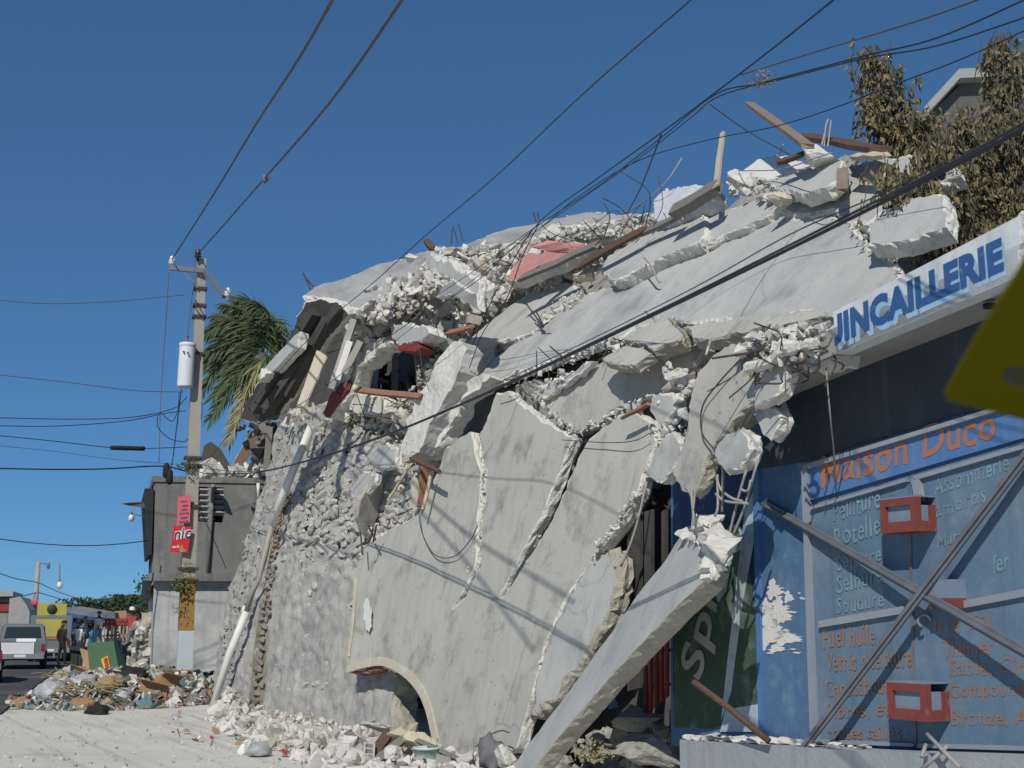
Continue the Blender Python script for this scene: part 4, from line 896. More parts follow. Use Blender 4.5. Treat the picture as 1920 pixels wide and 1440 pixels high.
rebar('hooked rebar hanging under the rounded low lump', [[D(HF, 1345, 890, 0), D(HF, 1346, 950, 0), D(HF, 1340, 968, 0)], [D(HF, 1343, 895, 0), D(HF, 1352, 918, 0), D(HF, 1372, 934, 0), D(HF, 1392, 940, 0)], [D(HF, 1342, 926, 0), D(HF, 1360, 940, 0), D(HF, 1402, 944, 0)], [D(HF, 1388, 918, 0), D(HF, 1402, 920, 0), D(HF, 1408, 900, 0)]], .013, 'steel_light')
rebar('long straight rebar hanging from the rounded lump to the fallen slab', [[D(HF, 1399, 882, 0), D(HF, 1380, 950, -.05), D(HF, 1366, 1010, -.1)], [D(HF, 1420, 866, 0), D(HF, 1396, 950, -.05), D(HF, 1374, 1005, -.1)], [D(HF, 1356, 884, 0), D(HF, 1354, 960, -.05)]], .014, 'steel_light')
rebar('rebar pair below the tip of the pointed hanging slab', [[D(HF, 1296, 920, 0), D(HF, 1302, 985, 0)], [D(HF, 1304, 916, 0), D(HF, 1299, 960, 0)]], .013, 'steel_light')
rebar('single rod dropping from the cracked front over the dark entrance', [[D(FA, 1212, 905, .1), D(FA, 1200, 960, .1), D(FA, 1184, 1015, .1), D(FA, 1164, 1062, .1)]], .016, 'steel_light')
rebar('curl of rebar at the torn canopy end', [[D(HG, 1492, 668, .2), D(HG, 1500, 658, .2), D(HG, 1510, 662, .2), D(HG, 1508, 678, .2), D(HG, 1484, 680, .2)], [D(HG, 1506, 690, .2), D(HG, 1486, 698, .2)]], .014)
rebar('straw coloured rod poking through the flat ledge slab gap', [[D(RF, 1445, 605, .4), D(RF, 1436, 620, .35)], [D(RF, 1332, 638, .3), D(RF, 1324, 666, .25)]], .016, 'cream')
rebar('tangle of black rods below the hanging shard', [[D(FA, 700, 990, .3), D(FA, 694, 1012, .3), D(FA, 688, 1020, .3)], [D(FA, 706, 984, .3), D(FA, 700, 1016, .2)], [D(FA, 690, 985, .3), D(FA, 704, 1012, .25)], [D(FA, 676, 1000, .3), D(FA, 680, 1040, .25)]], .016)
rebar('rod ends sticking out of the roof edge above the dark gap', [[D(FA, 655, 562, .3), D(FA, 664, 578, .35), D(FA, 676, 574, .3)], [D(FA, 662, 560, .3), D(FA, 656, 585, .4), D(FA, 668, 592, .3)]], .018, 'steel_light')
# loose wires lying on the slabs
def loose(label, pts, r_=.008, m='cable_grey'):
    g = Geo(); g.tube(spline([P(*a) for a in pts], 6), r_, 5); return tag(g.build('loose_wire', m), label, 'wire')
loose('thin wire looped over the pointed hanging slab', [D(HG, 1390, 672, .05), D(HG, 1350, 715, .05), D(HG, 1318, 760, .05), D(HG, 1316, 810, .05), D(HG, 1340, 845, .05), D(HG, 1354, 880, .05), D(HG, 1356, 950, .05)])
loose('thin wire strung over the rounded low lump', [D(HG, 1410, 765, .05), D(HG, 1388, 805, .05), D(HG, 1358, 870, .05)])
loose('wire trailing down the cracked front left of its long crack', [D(FA, 784, 955, .1), D(FA, 792, 1000, .06), D(FA, 815, 1040, .06), D(FA, 850, 1044, .06), D(FA, 880, 1015, .06), D(FA, 896, 985, .05)])
loose('wire drawn across the top of the split triangular sheet', [D(FA, 1055, 825, .1), D(FA, 1140, 830, .08), D(FA, 1190, 826, .1), D(FA, 1218, 812, .1)], .006)
loose('wire arching at the foot of the cracked front', [D(FA, 892, 1400, .1), D(FA, 915, 1380, .2), D(FA, 940, 1370, .2), D(FA, 955, 1374, .2)])
loose('wire hanging before the red lintel', [D(FA, 786, 650, .3), D(FA, 792, 690, .35), D(FA, 800, 718, .35)])
loose('cable strand dangling from the canopy edge over the blue wall', [D(SH, 1549, 690, .55), D(SH, 1556, 770, .5), D(SH, 1564, 850, .3), D(SH, 1566, 900, .15)], .007, 'steel_light')
loose('wire loop over the chunks on the crest', [D(RF, 1385, 320, .5), D(RF, 1460, 318, .5), D(RF, 1530, 296, .75), D(RF, 1560, 286, .7)], .008, 'steel_light')

# debris on the left house and shop roof edges and at the foot of the fallen front
scatter('dust_rubble', [(380, 1345), (440, 1300), (480, 1340), (560, 1375), (660, 1390), (720, 1405), (830, 1415), (980, 1410), (975, 1470), (640, 1470), (560, 1420), (450, 1385)], Pl((0, 0, .03), UP), 2600, .025, .3, ['dust', 'broken_tan', 'dust', 'broken'], .0, .04, 4.5, seed=61)
scatter('dust_rubble', [(430, 1290), (395, 1325), (455, 1345), (560, 1375), (700, 1395), (700, 1370), (600, 1350), (480, 1325)], ST.off(.15), 700, .04, .26, ['dust', 'broken_tan', 'broken'], .0, .1, 3.5, seed=62)
scatter('gravel', [(-20, 1345), (300, 1335), (480, 1350), (700, 1420), (700, 1445), (-20, 1445)], Pl((0, 0, .005), UP), 700, .012, .06, ['dust', 'broken_tan', 'dust'], .0, .005, 2.5, seed=63)
scatter('shaded_rubble', [(1130, 1400), (1170, 1360), (1230, 1340), (1290, 1372), (1330, 1392), (1330, 1480), (1100, 1480)], SH.off(-.5), 160, .06, .34, ['mass', 'broken_tan'], .0, .3, 2.0, seed=64)  # darker pieces carry the entrance shade in their colour
DB = [('foot_chunk', 'yellowish tile faced block at the mouth of the arch', 'tile block', 745, 1378, 18.3, (.62, .4, .42), 2, 'tile_yellow'),
      ('foot_chunk', 'second yellowish block, right under the arch curve', 'tile block', 785, 1388, 18.0, (.5, .4, .4), 6, 'tile_yellow'),
      ('foot_chunk', 'cream tile slab against the foot of the arch', 'tile block', 808, 1410, 17.6, (.5, .2, .5), 4, 'tile_yellow'),
      ('foot_chunk', 'grey plaster flake lying left of the yellowish block', 'rubble chunk', 705, 1362, 18.8, (.7, .5, .16), 3, 'conc_grey'),
      ('foot_chunk', 'white chunk on the dust nearest the plastic bag', 'rubble chunk', 566, 1422, 18.5, (.42, .4, .3), 5, 'broken'),
      ('foot_chunk', 'pale chunk between two planks at the foot', 'rubble chunk', 660, 1388, 18.6, (.4, .3, .3), 7, 'broken'),
      ('foot_chunk', 'grey lump by the grey sack', 'rubble chunk', 876, 1426, 16.6, (.36, .3, .3), 8, 'conc_grey'),
      ('foot_chunk', 'broad pale chunk under the end of the fallen slab', 'rubble chunk', 948, 1420, 16.2, (.3, .3, .45), 1, 'broken'),
      ('foot_chunk', 'white block peeping from behind the teal bucket', 'rubble chunk', 735, 1412, 17.6, (.4, .36, .3), 9, 'broken'),
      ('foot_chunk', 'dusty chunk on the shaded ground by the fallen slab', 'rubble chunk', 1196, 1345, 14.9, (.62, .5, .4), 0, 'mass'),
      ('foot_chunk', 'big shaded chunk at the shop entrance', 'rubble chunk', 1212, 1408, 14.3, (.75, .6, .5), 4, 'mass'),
      ('red_tile', 'broken red tile at the bottom edge of the debris', 'tile', 668, 1434, 17.8, (.26, .2, .14), 2, 'trash_red')]
for nm, lb, ct, x, y, Y, s, sd, mm in DB: chunk(nm, lb, ct, x, y, Y, s, sd, mm)
for lb, a, b, wd, th, mm in [('dark splintered plank at the foot, left of the blocks', (648, 1372, 18.9), (698, 1402, 18.2), .07, .04, 'wood_grey'), ('brown plank slanting up to the arch', (690, 1430, 17.8), (728, 1376, 18.3), .15, .05, 'wood_brown'),
                             ('grey plank crossing the brown plank', (700, 1432, 17.6), (758, 1384, 18.0), .12, .04, 'wood_grey'), ('long thin batten from the arch to the sack', (782, 1388, 17.6), (862, 1424, 16.8), .06, .04, 'wood_grey')]:
    plank('plank', lb, a, b, wd, th, mm)
g = Geo(); c = P(800, 1436, 17.2); c.z -= .1
g.lathe(c, [(.13, 0), (.15, .16), (.165, .3), (.18, .3), (.18, .33), (.14, .33), (.12, .05)], 16); bk = tag(g.build('bucket', 'bucket'), 'pale teal plastic bucket in the debris at the foot', 'bucket')
g = Geo(); g.tube([c + V((math.cos(t) * .17, -.02 - .12 * math.sin(t), .3 - .1 * math.sin(t))) for t in [i * math.pi / 8 for i in range(9)]], .006, 5); g.build('handle', 'steel_light', bk)
def blob(name, label, cat, c, size, m, seed, group=None, wr=.25):
    bm = bmesh.new(); bmesh.ops.create_icosphere(bm, subdivisions=3, radius=.5)
    for q in bm.verts:
        d = q.co.normalized(); k = 1 + wr * nz(d, 1.7, seed) + wr * .8 * abs(nz(d, 4.5, seed + 3)); q.co = V((d.x * size[0], d.y * size[1], max(-.3, d.z) * size[2])) * .5 * k
    me = bpy.data.meshes.new(name); bm.to_mesh(me); bm.free(); me.materials.append(M[m])
    me.polygons.foreach_set('use_smooth', [True] * len(me.polygons))
    o = link(name, me, c); o.rotation_euler = (0, 0, seed)
    return tag(o, label, cat, group)
blob('plastic_bag', 'clear plastic bag lying on the white dust', 'plastic bag', ground(486, 1418) + V((0, 0, .06)), (.34, .3, .26), 'bag_clear', 1)
blob('sack', 'crumpled grey sack standing at the foot of the cracked front', 'sack', P(922, 1425, 16.4), (.36, .3, .5), 'grey_cloth', 2, wr=.5)
def tuft(name, label, c, n, size, m, seed, cat='plant'):
    r = random.Random(seed); g = Geo()
    root = thing(name, label, cat, c) if label else None
    for _ in range(n):
        d = V((r.gauss(0, 1), r.gauss(0, 1), abs(r.gauss(0, 1)))).normalized()
        p = V(c) + d * size * r.random() ** .5 * .8; s = V((r.gauss(0, 1), r.gauss(0, 1), r.gauss(0, 1))).normalized() * size * .1; e = d.cross(s).normalized() * size * .05
        g.add([p - e, p + s, p + e, p - s * .3], [[0, 1, 2, 3]])
    o = g.build('leaves' if root else name, m, root); o['kind'] = 'stuff'; return root or o
tuft('weed', 'yellow green weed sprouting in the shade by the fallen slab', P(1108, 1428, 13.8), 160, .3, 'palm_dry', 4)
tuft('creeper', 'withered creeper on the masonry wall right of the drain pipe', P(*D(ST, 545, 945, .08)), 260, .34, 'vine', 5)
for i in range(5): tuft('dry_moss', None, P(*D(ST, 470 + i * 14, 1250 - i * 55, .12)), 60, .2, 'vine', 6 + i)['kind'] = 'stuff'

# hollow blocks and bent rods in the rubble
def block_mesh(seed, m):
    r = random.Random(seed); g = Geo(); L, H, W, t = .4, .19, .15, .028
    xs = [-L / 2, -L / 6, L / 6, L / 2]
    if seed % 3 == 0: xs = xs[:3]
    for s in (-1, 1): g.box(((xs[0] + xs[-1]) / 2, s * (W - t) / 2, 0), ((xs[-1] - xs[0]) / 2, 0, 0), (0, t / 2, 0), (0, 0, H / 2))
    for i, x in enumerate(xs):
        if i == len(xs) - 1 and seed % 2: continue
        g.box((x + (t / 2 if i == 0 else -t / 2 if i == len(xs) - 1 else 0), 0, 0), (t / 2, 0, 0), (0, W / 2 - t - .001, 0), (0, 0, H / 2 - .002))
    o = g.build('hollow_block', m, loc=(0, 0, 0)); me = o.data; bpy.data.objects.remove(o); return me
BM = [block_mesh(i, ['broken_tan', 'conc_tan', 'broken'][i % 3]) for i in range(5)]
for i, (x, y, o_) in enumerate([(700, 600, .1), (742, 548, .12), (790, 535, .12), (828, 585, .12), (868, 560, .12), (905, 570, .1), (772, 590, .1), (850, 520, .12), (812, 545, .1), (722, 580, .12), (882, 600, .1), (838, 612, .12)]):
    o = link('hollow_block', BM[i % 5], P(*D(FU, x, y, o_ + .26))); r = random.Random(i)
    o.rotation_euler = (r.uniform(-1.2, 1.2), r.uniform(-1.2, 1.2), r.uniform(0, 6))
    tag(o, 'hollow concrete block half buried in the bright upper rubble', 'hollow block', 'hollow blocks in the upper rubble')
for i, (x, y, Y) in enumerate([(640, 1408, 18.4), (600, 1396, 19.6), (690, 1420, 17.8), (520, 1380, 21.0), (836, 1432, 17.0)]):
    o = link('hollow_block', BM[(i + 2) % 5], P(x, y, Y)); r = random.Random(i + 40)
    o.rotation_euler = (r.uniform(-.5, .5), r.uniform(-.5, .5), r.uniform(0, 6))
    tag(o, 'hollow concrete block lying in the debris at the foot of the wall', 'hollow block', 'hollow blocks at the foot')
def rods(poly, pl, n, seed, L0=.3, L1=1.0):
    r = random.Random(seed); g = Geo(); k = 0
    xs = [q[0] for q in poly]; ys = [q[1] for q in poly]
    while k < n:
        q = (r.uniform(min(xs), max(xs)), r.uniform(min(ys), max(ys)))
        if not inside(q, poly): continue
        p = pl.off(.12).hit(*q); d = V((r.gauss(0, 1), r.gauss(0, .6), r.gauss(0, .7))).normalized(); L = r.uniform(L0, L1); e = V((r.gauss(0, .12), r.gauss(0, .12), r.gauss(0, .15))) * L
        g.tube(spline([p, p + d * L * .5 + e, p + d * L + pl.n * .1], 4), r.uniform(.006, .011), 4); k += 1
    o = g.build('bent_rods', 'steel'); o['kind'] = 'stuff'
rods(zone, FU, 46, 5)
rods([(1040, 455), (1120, 420), (1225, 405), (1230, 425), (1130, 450)], RF.off(.3), 14, 6)
rods([(640, 720), (700, 760), (830, 700), (850, 780), (760, 860), (650, 800)], FA.off(-.2), 26, 7)
rods([(1400, 640), (1560, 610), (1560, 690), (1440, 720)], HG, 16, 8, .15, .5)
rods([(870, 735), (1000, 700), (1170, 640), (1170, 655), (1010, 720)], RF.off(.05), 14, 9, .2, .6)

scatter('rubble', [(940, 540), (980, 520), (1060, 500), (1130, 470), (1130, 500), (1060, 530), (1000, 548)], RF.off(.1), 320, .04, .32, RB + ['broken_tan'], .0, .12, 3.0, seed=39)
# ---------------------------------------------------------------- hardware shop
shop = thing('shop', 'blue painted hardware shop with lettered steel doors and a white lettered canopy', 'shop', SH.hit(1640, 1395))
def px_plate(name, poly, pl, th, m, parent, off=0.0, label=None):
    g = Geo(); p = pl.off(off); g.prism([p.hit(*q) for q in poly], p.n * -th)
    o = g.build(name, m, parent)
    if label: o['label'] = label
    return o
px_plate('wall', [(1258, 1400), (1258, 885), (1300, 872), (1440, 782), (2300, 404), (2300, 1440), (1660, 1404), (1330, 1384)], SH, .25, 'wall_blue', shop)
px_plate('wall_head', [(1421, 880), (1432, 770), (1446, 750), (2300, 372), (2300, 672), (1800, 776), (1506, 866)], SH, .02, 'wall_shade', shop, .02)  # dark plate painted where canopy and debris shade the blue wall
g = Geo(); q = [SH.hit(1330, 1384), SH.hit(1664, 1404), SH.hit(2300, 1425)]
top = [v + NO * .35 for v in q] + [v - NO * .1 for v in q[::-1]]
g.prism(top, V((0, 0, -1.0))); g.build('plinth', 'plinth', shop)
r = random.Random(3); g = Geo()
for i in range(46):
    t = i / 45; a = q[0].lerp(q[1], t) + NO * r.uniform(.02, .3) + UP * .02
    me = r.choice(HULLS); s = r.uniform(.04, .16) * (1.4 if t < .6 else .8)
    g.add([a + V((v.co.x * s, v.co.y * s, v.co.z * s * .5)) for v in me.vertices], [list(f.vertices) for f in me.polygons])
g.build('dust_ridge', 'broken', shop)['kind'] = 'stuff'
# canopy: soffit slab with the lettered fascia
CW = .62
SG = SH.off(CW)
b0, b1 = SG.hit(1478, 712), SG.hit(2300, 352)
b0 = SG.hit(1500, 690); t0 = SG.hit(1562, 585); bb = SG.hit(1568, 663); be = SG.hit(2300, 353); be1 = SG.hit(1912, 517.5); te = SG.hit(1912, 404)
bl = SG.hit(1506, 690)
g = Geo(); low = [bl, be, be - NO * (CW + .3), SH.off(-.3).hit(1455, 775)]
g.prism([p + UP * .004 for p in low], UP * .22); g.build('canopy', 'soffit', shop)
g = Geo(); g.prism([bb, be1, te, t0], NO * -.16); fas = g.build('fascia', 'sign_white', shop)
g = Geo(); c_ = SH.off(.38).hit(1856, 570); g.lathe(c_ + UP * .0, [(.05, -.03), (.05, .0)], 12); g.build('lamp_rose', 'black', shop)
def sx(x, lo): return (663 - .4232 * (x - 1568)) if lo else (585 - .5165 * (x - 1562))
def st(x, f): return sx(x, True) + (sx(x, False) - sx(x, True)) * f
for m_, e_, dx, dy in (('sign_sky', .002, 7, 9), ('sign_blue', .007, 0, 0)):
    lettering('UINCAILLERIE', (1566 + dx, st(1566, .20) + dy), (1884 + dx * .6, st(1884, .20) + dy), (1563 + dx, st(1563, .90) + dy), SG, m_, fas, e_, bold=.055, clip=.05)
rag = slab('broken_end', None, [(1545, 615), (1563, 590), (1572, 600), (1567, 640), (1566, 684), (1548, 690), (1530, 700), (1536, 660)], SG.off(-.03), .25, ('broken', 'broken'), jag=.05, inset=.03, relief=.05, grid=.1, parent=shop)
slab('broken_end', None, [(1898, 418), (1916, 400), (1934, 396), (1944, 430), (1934, 470), (1946, 505), (1930, 520), (1904, 522), (1908, 470)], SG.off(-.02), .24, ('broken', 'broken'), jag=.05, inset=.03, relief=.05, grid=.08, parent=shop)
# lettered band over the doors
px_plate('band', [(1507, 882), (2300, 640), (2300, 710), (1511, 940)], SH, .04, 'band_blue', shop, .035)
px_plate('band_rail', [(1505, 872), (2300, 632), (2300, 640), (1505, 881)], SH, .06, 'door_trim', shop, .07)
BD = SH.off(.035)
for word, x0, x1, xt in (('Maison', 1541, 1702, 1541), ('Duco', 1732, 1868, 1732)):
    f = lambda x, k: 940 - .2915 * (x - 1511) - k
    lettering(word, (x0, f(x0, 16)), (x1, f(x1, 14)), (xt, f(x0, 74 if word == 'Maison' else 76)), BD, 'orange', shop, .004, bold=.02, wob=.05)
# two steel leaves
def dl(x, top): return (948 - .2935 * (x - 1513)) if top else (1398 + .05 * (x - 1525) if x < 1700 else 1407 + .02 * (x - 1700))
d1 = px_plate('door', [(1514, dl(1514, 1)), (1702, dl(1702, 1)), (1714, 1400), (1526, 1394)], SH, .04, 'door_blue', shop, .03)
d2 = px_plate('door', [(1706, dl(1706, 1)), (2300, dl(2300, 1)), (2300, 1420), (1718, 1402)], SH, .04, 'door_blue', shop, .033)
px_plate('jamb', [(1502, 882), (1510, 880), (1529, 1402), (1519, 1402)], SH, .06, 'door_trim', shop, .07)
DP = SH.off(.03)
for lf, pts in ((d1, [(1518, 950), (1698, 897), (1698, 903), (1518, 956)]), (d2, [(1712, 893), (2300, 722), (2300, 730), (1712, 901)]), (d1, [(1534, 1164), (1694, 1136), (1694, 1150), (1534, 1177)]),
                (d2, [(1786, 1130), (2300, 1030), (2300, 1046), (1786, 1144)]), (d2, [(1708, 898), (1722, 894), (1730, 940), (1714, 940)]), (d1, [(1524, 1386), (1712, 1394), (1712, 1400), (1524, 1394)]), (d2, [(1720, 1394), (2300, 1408), (2300, 1418), (1720, 1402)])):
    px_plate('rail', pts, SH, .045, 'door_trim', lf, .065)
px_plate('seam_strip', [(1702, 940), (1706, 940), (1718, 1400), (1713, 1400)], SH, .03, 'iron', d1, .045)
DT = SH.off(.031)
def row(body, x0, y0, x1, y1, h, m, par, bold=.012):
    lettering(body, (x0, y0), (x1, y1), (x0 - 1, y0 - h), DT, m, par, .006, bold=bold, wob=.06)
for body, x0, y0, x1, y1, h in (('Peinture', 1563, 978, 1652, 950, 38), ('Rotelle', 1566, 1030, 1652, 1000, 40), ('Serrure', 1570, 1070, 1654, 1052, 30), ('Selhure', 1570, 1112, 1656, 1092, 32), ('Soudure', 1570, 1152, 1658, 1136, 30)):
    row(body, x0, y0, x1, y1, h, 'cyan', d1)
for body, x0, y0, x1, y1, h in (('Assommerie', 1753, 930, 1894, 882, 34), ('amortis', 1756, 972, 1850, 940, 28), ('Mart', 1760, 1028, 1806, 1016, 26), ('fer', 1862, 1078, 1894, 1066, 36)):
    row(body, x0, y0, x1, y1, h, 'cyan', d2)
for body, x0, y0, x1, y1, h in (('Fuel huile', 1545, 1216, 1643, 1208, 38), ('Vernis d teinture', 1550, 1260, 1712, 1250, 36), ('Caoutchouc', 1550, 1308, 1670, 1300, 34), ('Fibres, etc', 1552, 1352, 1684, 1346, 32), ('toutes tailles', 1552, 1386, 1690, 1386, 26)):
    row(body, x0, y0, x1, y1, h, 'orange2', d1, .016)
for body, x0, y0, x1, y1, h in (('ing Fil', 1752, 1192, 1858, 1186, 34), ('Thinner', 1768, 1232, 1866, 1228, 32), ('Sable, Ciment', 1782, 1272, 1990, 1268, 36), ('Compound', 1782, 1316, 1922, 1312, 34), ('Bronze, Acier', 1785, 1366, 1990, 1364, 36)):
    row(body, x0, y0, x1, y1, h, 'orange2', d2, .016)
# lock boxes welded to the doors
def lock_box(par, c, wd, ht, dp_, low_only=False):
    n = NO; a = -AH; c = V(c)
    g = Geo(); t = .06
    A = a * wd / 2; U = UP * ht / 2
    ax = a + UP * 0
    def bx(m0, m1, h0, h1, d0, d1, m=0):
        g.box(c + a * (m0 + m1) / 2 + UP * (h0 + h1) / 2 + n * (d0 + d1) / 2, a * (m1 - m0) / 2, UP * (h1 - h0) / 2, n * (d1 - d0) / 2, m)
    w2, h2 = wd / 2, ht / 2
    if not low_only:
        for s in (-w2, w2 - t): bx(s, s + t, -h2, h2, dp_ - t, dp_)
        bx(-w2 + t, w2 - t, h2 - t, h2, dp_ - t, dp_); bx(-w2 + t, w2 - t, -h2, -h2 + t * 1.4, dp_ - t, dp_)
        for s in (-w2, w2 - t):
            bx(s, s + t, -h2, -h2 + t * 1.4, 0, dp_ - t); bx(s, s + t, -h2 + t * 1.4, h2 - t, 0, t)
        bx(-w2 + t, w2 - t, -h2, -h2 + .012, 0, dp_ - t)
    else:
        bx(-w2, w2, -h2, -h2 + .075, 0, dp_)
    o = g.build('lock_box', 'box_red', par)
    g = Geo()
    if not low_only:
        bx(-w2 + t, w2 - t, -h2 + t * 1.4, h2 - t, dp_ - t * .7, dp_ - t * .5); bx(w2 - t * .7, w2 - t * .5, -h2 + t * 1.4, h2 - t, t, dp_ - t); bx(-w2 + t * .5, -w2 + t * .7, -h2 + t * 1.4, h2 - t, t, dp_ - t); bx(-w2, w2, h2 + .001, h2 + .012, 0, dp_)
    else: bx(-w2, w2, -h2 + .077, h2, 0, dp_)
    g.build('panel', 'box_grey', par); return o
lock_box(d1, DP.hit(1722, 968), .40, .27, .22)
lock_box(d2, DP.hit(1790, 1114), .24, .22, .15, True)
lock_box(d1, DP.hit(1744, 1314), .42, .28, .25)
lk = Geo(); c_ = DP.hit(1742, 1164); lk.tube([c_ + NO * .05 + V((math.cos(t) * .05, 0, math.sin(t) * .05)) for t in [i * .5 for i in range(10)]], .012, 6); lk.build('hasp', 'chrome', d1)
# cross bars over the doors
for lb, a, b, oa, ob in (('steel bar falling left to right across the shop doors', (1432, 944), (1990, 1262), .03, .26), ('steel bar rising left to right across the shop doors', (1488, 1428), (1960, 806), .30, .12)):
    A, B = SH.off(oa).hit(*a), SH.off(ob).hit(*b); g = Geo(); g.bar(A, B, .075, .02, NO)
    g.bar(A, B, .02, .06, NO); tag(g.build('security_bar', 'iron'), lb, 'steel bar')
for lb, a, b in (('thin pale stick leaning right before the plinth', (1738, 1376), (1800, 1440)), ('thin pale stick leaning left before the plinth', (1778, 1398), (1720, 1450)), ('shortest pale stick under the lower red lock box', (1736, 1396), (1728, 1420))):
    g = Geo(); g.tube([SH.off(.42).hit(*a), SH.off(.5).hit(*b)], .016, 6); tag(g.build('stick', 'steel_light'), lb, 'stick')
g = Geo(); g.tube([SH.off(.7).hit(1300, 1278), SH.off(.55).hit(1370, 1330), SH.off(.4).hit(1442, 1390)], .03, 7); tag(g.build('fallen_pole', 'wood_brown'), 'dark pole leaning down to the plinth before the painted mural', 'pole')
# painted mural left of the doors
MU = SH.off(.004)
px_plate('mural_field', [(1262, 905), (1300, 880), (1412, 850), (1418, 1100), (1330, 1220), (1262, 1300)], SH, .004, 'navy_mural', shop, .006)
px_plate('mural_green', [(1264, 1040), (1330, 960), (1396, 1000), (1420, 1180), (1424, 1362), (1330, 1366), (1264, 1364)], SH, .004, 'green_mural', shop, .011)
px_plate('mural_stripe', [(1396, 960), (1412, 920), (1414, 1010), (1392, 1130), (1370, 1300), (1352, 1350), (1366, 1220)], SH, .004, 'mural_white', shop, .015)
px_plate('mural_stripe', [(1330, 1070), (1360, 1000), (1378, 1020), (1360, 1110), (1346, 1130)], SH, .004, 'mural_white', shop, .0155)
px_plate('mural_foot', [(1360, 1330), (1424, 1320), (1424, 1372), (1350, 1372)], SH, .004, 'mural_white', shop, .019)
px_plate('corner_strip', [(1410, 872), (1420, 868), (1429, 1376), (1422, 1376)], SH, .03, 'band_blue', shop, .03)
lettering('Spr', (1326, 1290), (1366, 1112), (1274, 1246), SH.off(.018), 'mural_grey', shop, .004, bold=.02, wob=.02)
lettering('O', (1366, 1040), (1398, 1030), (1358, 988), SH.off(.018), 'mural_white', shop, .004, bold=.01)
r = random.Random(11)
def flake(x, y, a_, b_, n, par):               # peeled paint with brushed sideways edges
    pp = []
    for i in range(n):
        t = 2 * math.pi * i / n; k = 1 + .28 * math.sin(3 * t + 1) + .12 * math.sin(7 * t)
        sp_ = r.uniform(-.1, .65) if i % 2 else r.uniform(-.35, 0)
        pp.append((x + a_ * (k + sp_) * math.cos(t), y + b_ * (k + r.uniform(-.05, .05)) * math.sin(t)))
    px_plate('peeled_patch', pp, SH, .003, 'peel', par, .005)
for x, y, a_, b_, n in ((1442, 1180, 20, 34, 60), (1462, 1150, 17, 24, 44), (1450, 1106, 12, 17, 34), (1474, 1196, 20, 13, 40), (1436, 1138, 10, 14, 30), (1478, 1120, 8, 10, 24), (1456, 1216, 12, 7, 24)): flake(x, y, a_, b_, n, shop)
for _ in range(26):
    x, y = r.gauss(1452, 26), r.gauss(1160, 46); w2 = r.uniform(3, 11)
    px_plate('peeled_patch', [(x - w2, y + r.uniform(-1, 1)), (x - w2 * .3, y - r.uniform(1, 3)), (x + w2, y - r.uniform(0, 2)), (x + w2 * .4, y + r.uniform(1, 3))], SH, .003, 'peel', shop, .0056)
# dark entrance between the mural and the cracked front
ent = thing('shop_entrance', 'dark open shop entrance behind the hanging slabs', 'doorway', SH.hit(1230, 1390))
IN = SH.off(-2.2)
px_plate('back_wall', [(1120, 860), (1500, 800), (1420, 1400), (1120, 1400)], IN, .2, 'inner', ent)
px_plate('side_wall', [(1264, 880), (1270, 880), (1270, 1400), (1264, 1400)], SH, 2.2, 'wall_shade', ent, -.27)
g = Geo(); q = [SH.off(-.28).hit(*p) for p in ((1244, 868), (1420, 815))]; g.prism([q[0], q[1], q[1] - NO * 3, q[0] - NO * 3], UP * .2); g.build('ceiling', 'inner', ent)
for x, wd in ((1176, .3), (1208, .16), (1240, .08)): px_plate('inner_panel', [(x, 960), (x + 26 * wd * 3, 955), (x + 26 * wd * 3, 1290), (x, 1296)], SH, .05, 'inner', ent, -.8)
gate = thing('red_gate', 'red iron gate bars in the dark shop entrance', 'gate', SH.off(-.2).hit(1230, 1385))
GP = SH.off(-.2)
for x in (1206, 1216, 1226, 1236, 1246): px_plate('gate_bar', [(x, 1180), (x + 5, 1178), (x + 5, 1340 - (x - 1206) * .9), (x, 1345 - (x - 1206) * .9)], GP, .03, 'red', gate)
for y in (1216, 1280): px_plate('gate_rail', [(1204, y + 3), (1252, y), (1252, y + 6), (1204, y + 9)], GP, .04, 'red', gate, -.04)
px_plate('gate_post', [(1255, 1330), (1262, 1329), (1262, 1372), (1255, 1373)], GP, .05, 'red', gate, .02)
g = Geo(); c_ = SH.off(.1).hit(1140, 1330); g.prism([c_, c_ + V((.12, 0, .02)), c_ + V((.06, 0, .16))], (.0, .02, 0)); tag(g.build('blue_scrap', 'bag_blue'), 'small bright blue scrap under the fallen slab', 'scrap')

# ---------------------------------------------------------------- gable house on the right skyline
GH = pl3((1745, 210, 26), (1815, 140, 26), (1760, 300, 26.3))
gh = thing('gable_house', 'small grey green gabled house behind the dry tree', 'house', P(1800, 900, 26))
g = Geo(); q = [P(*a) for a in ((1744, 214, 26), (1752, 206, 26), (1800, 158, 26), (1960, 150, 26), (1960, 900, 26), (1750, 900, 26))]
g.prism(q, V((.6, 3, 0))); g.build('wall', 'gable', gh)
g = Geo(); a, b, c_ = P(1734, 218, 25.7), P(1800, 146, 25.7), P(1990, 138, 25.7)
for s, e in ((a, b), (b, c_)): g.prism([s, e, e + V((0, 0, .2)), s + V((0, 0, .2))], V((.5, 4, 0)))
g.build('roof', 'gable_roof', gh)

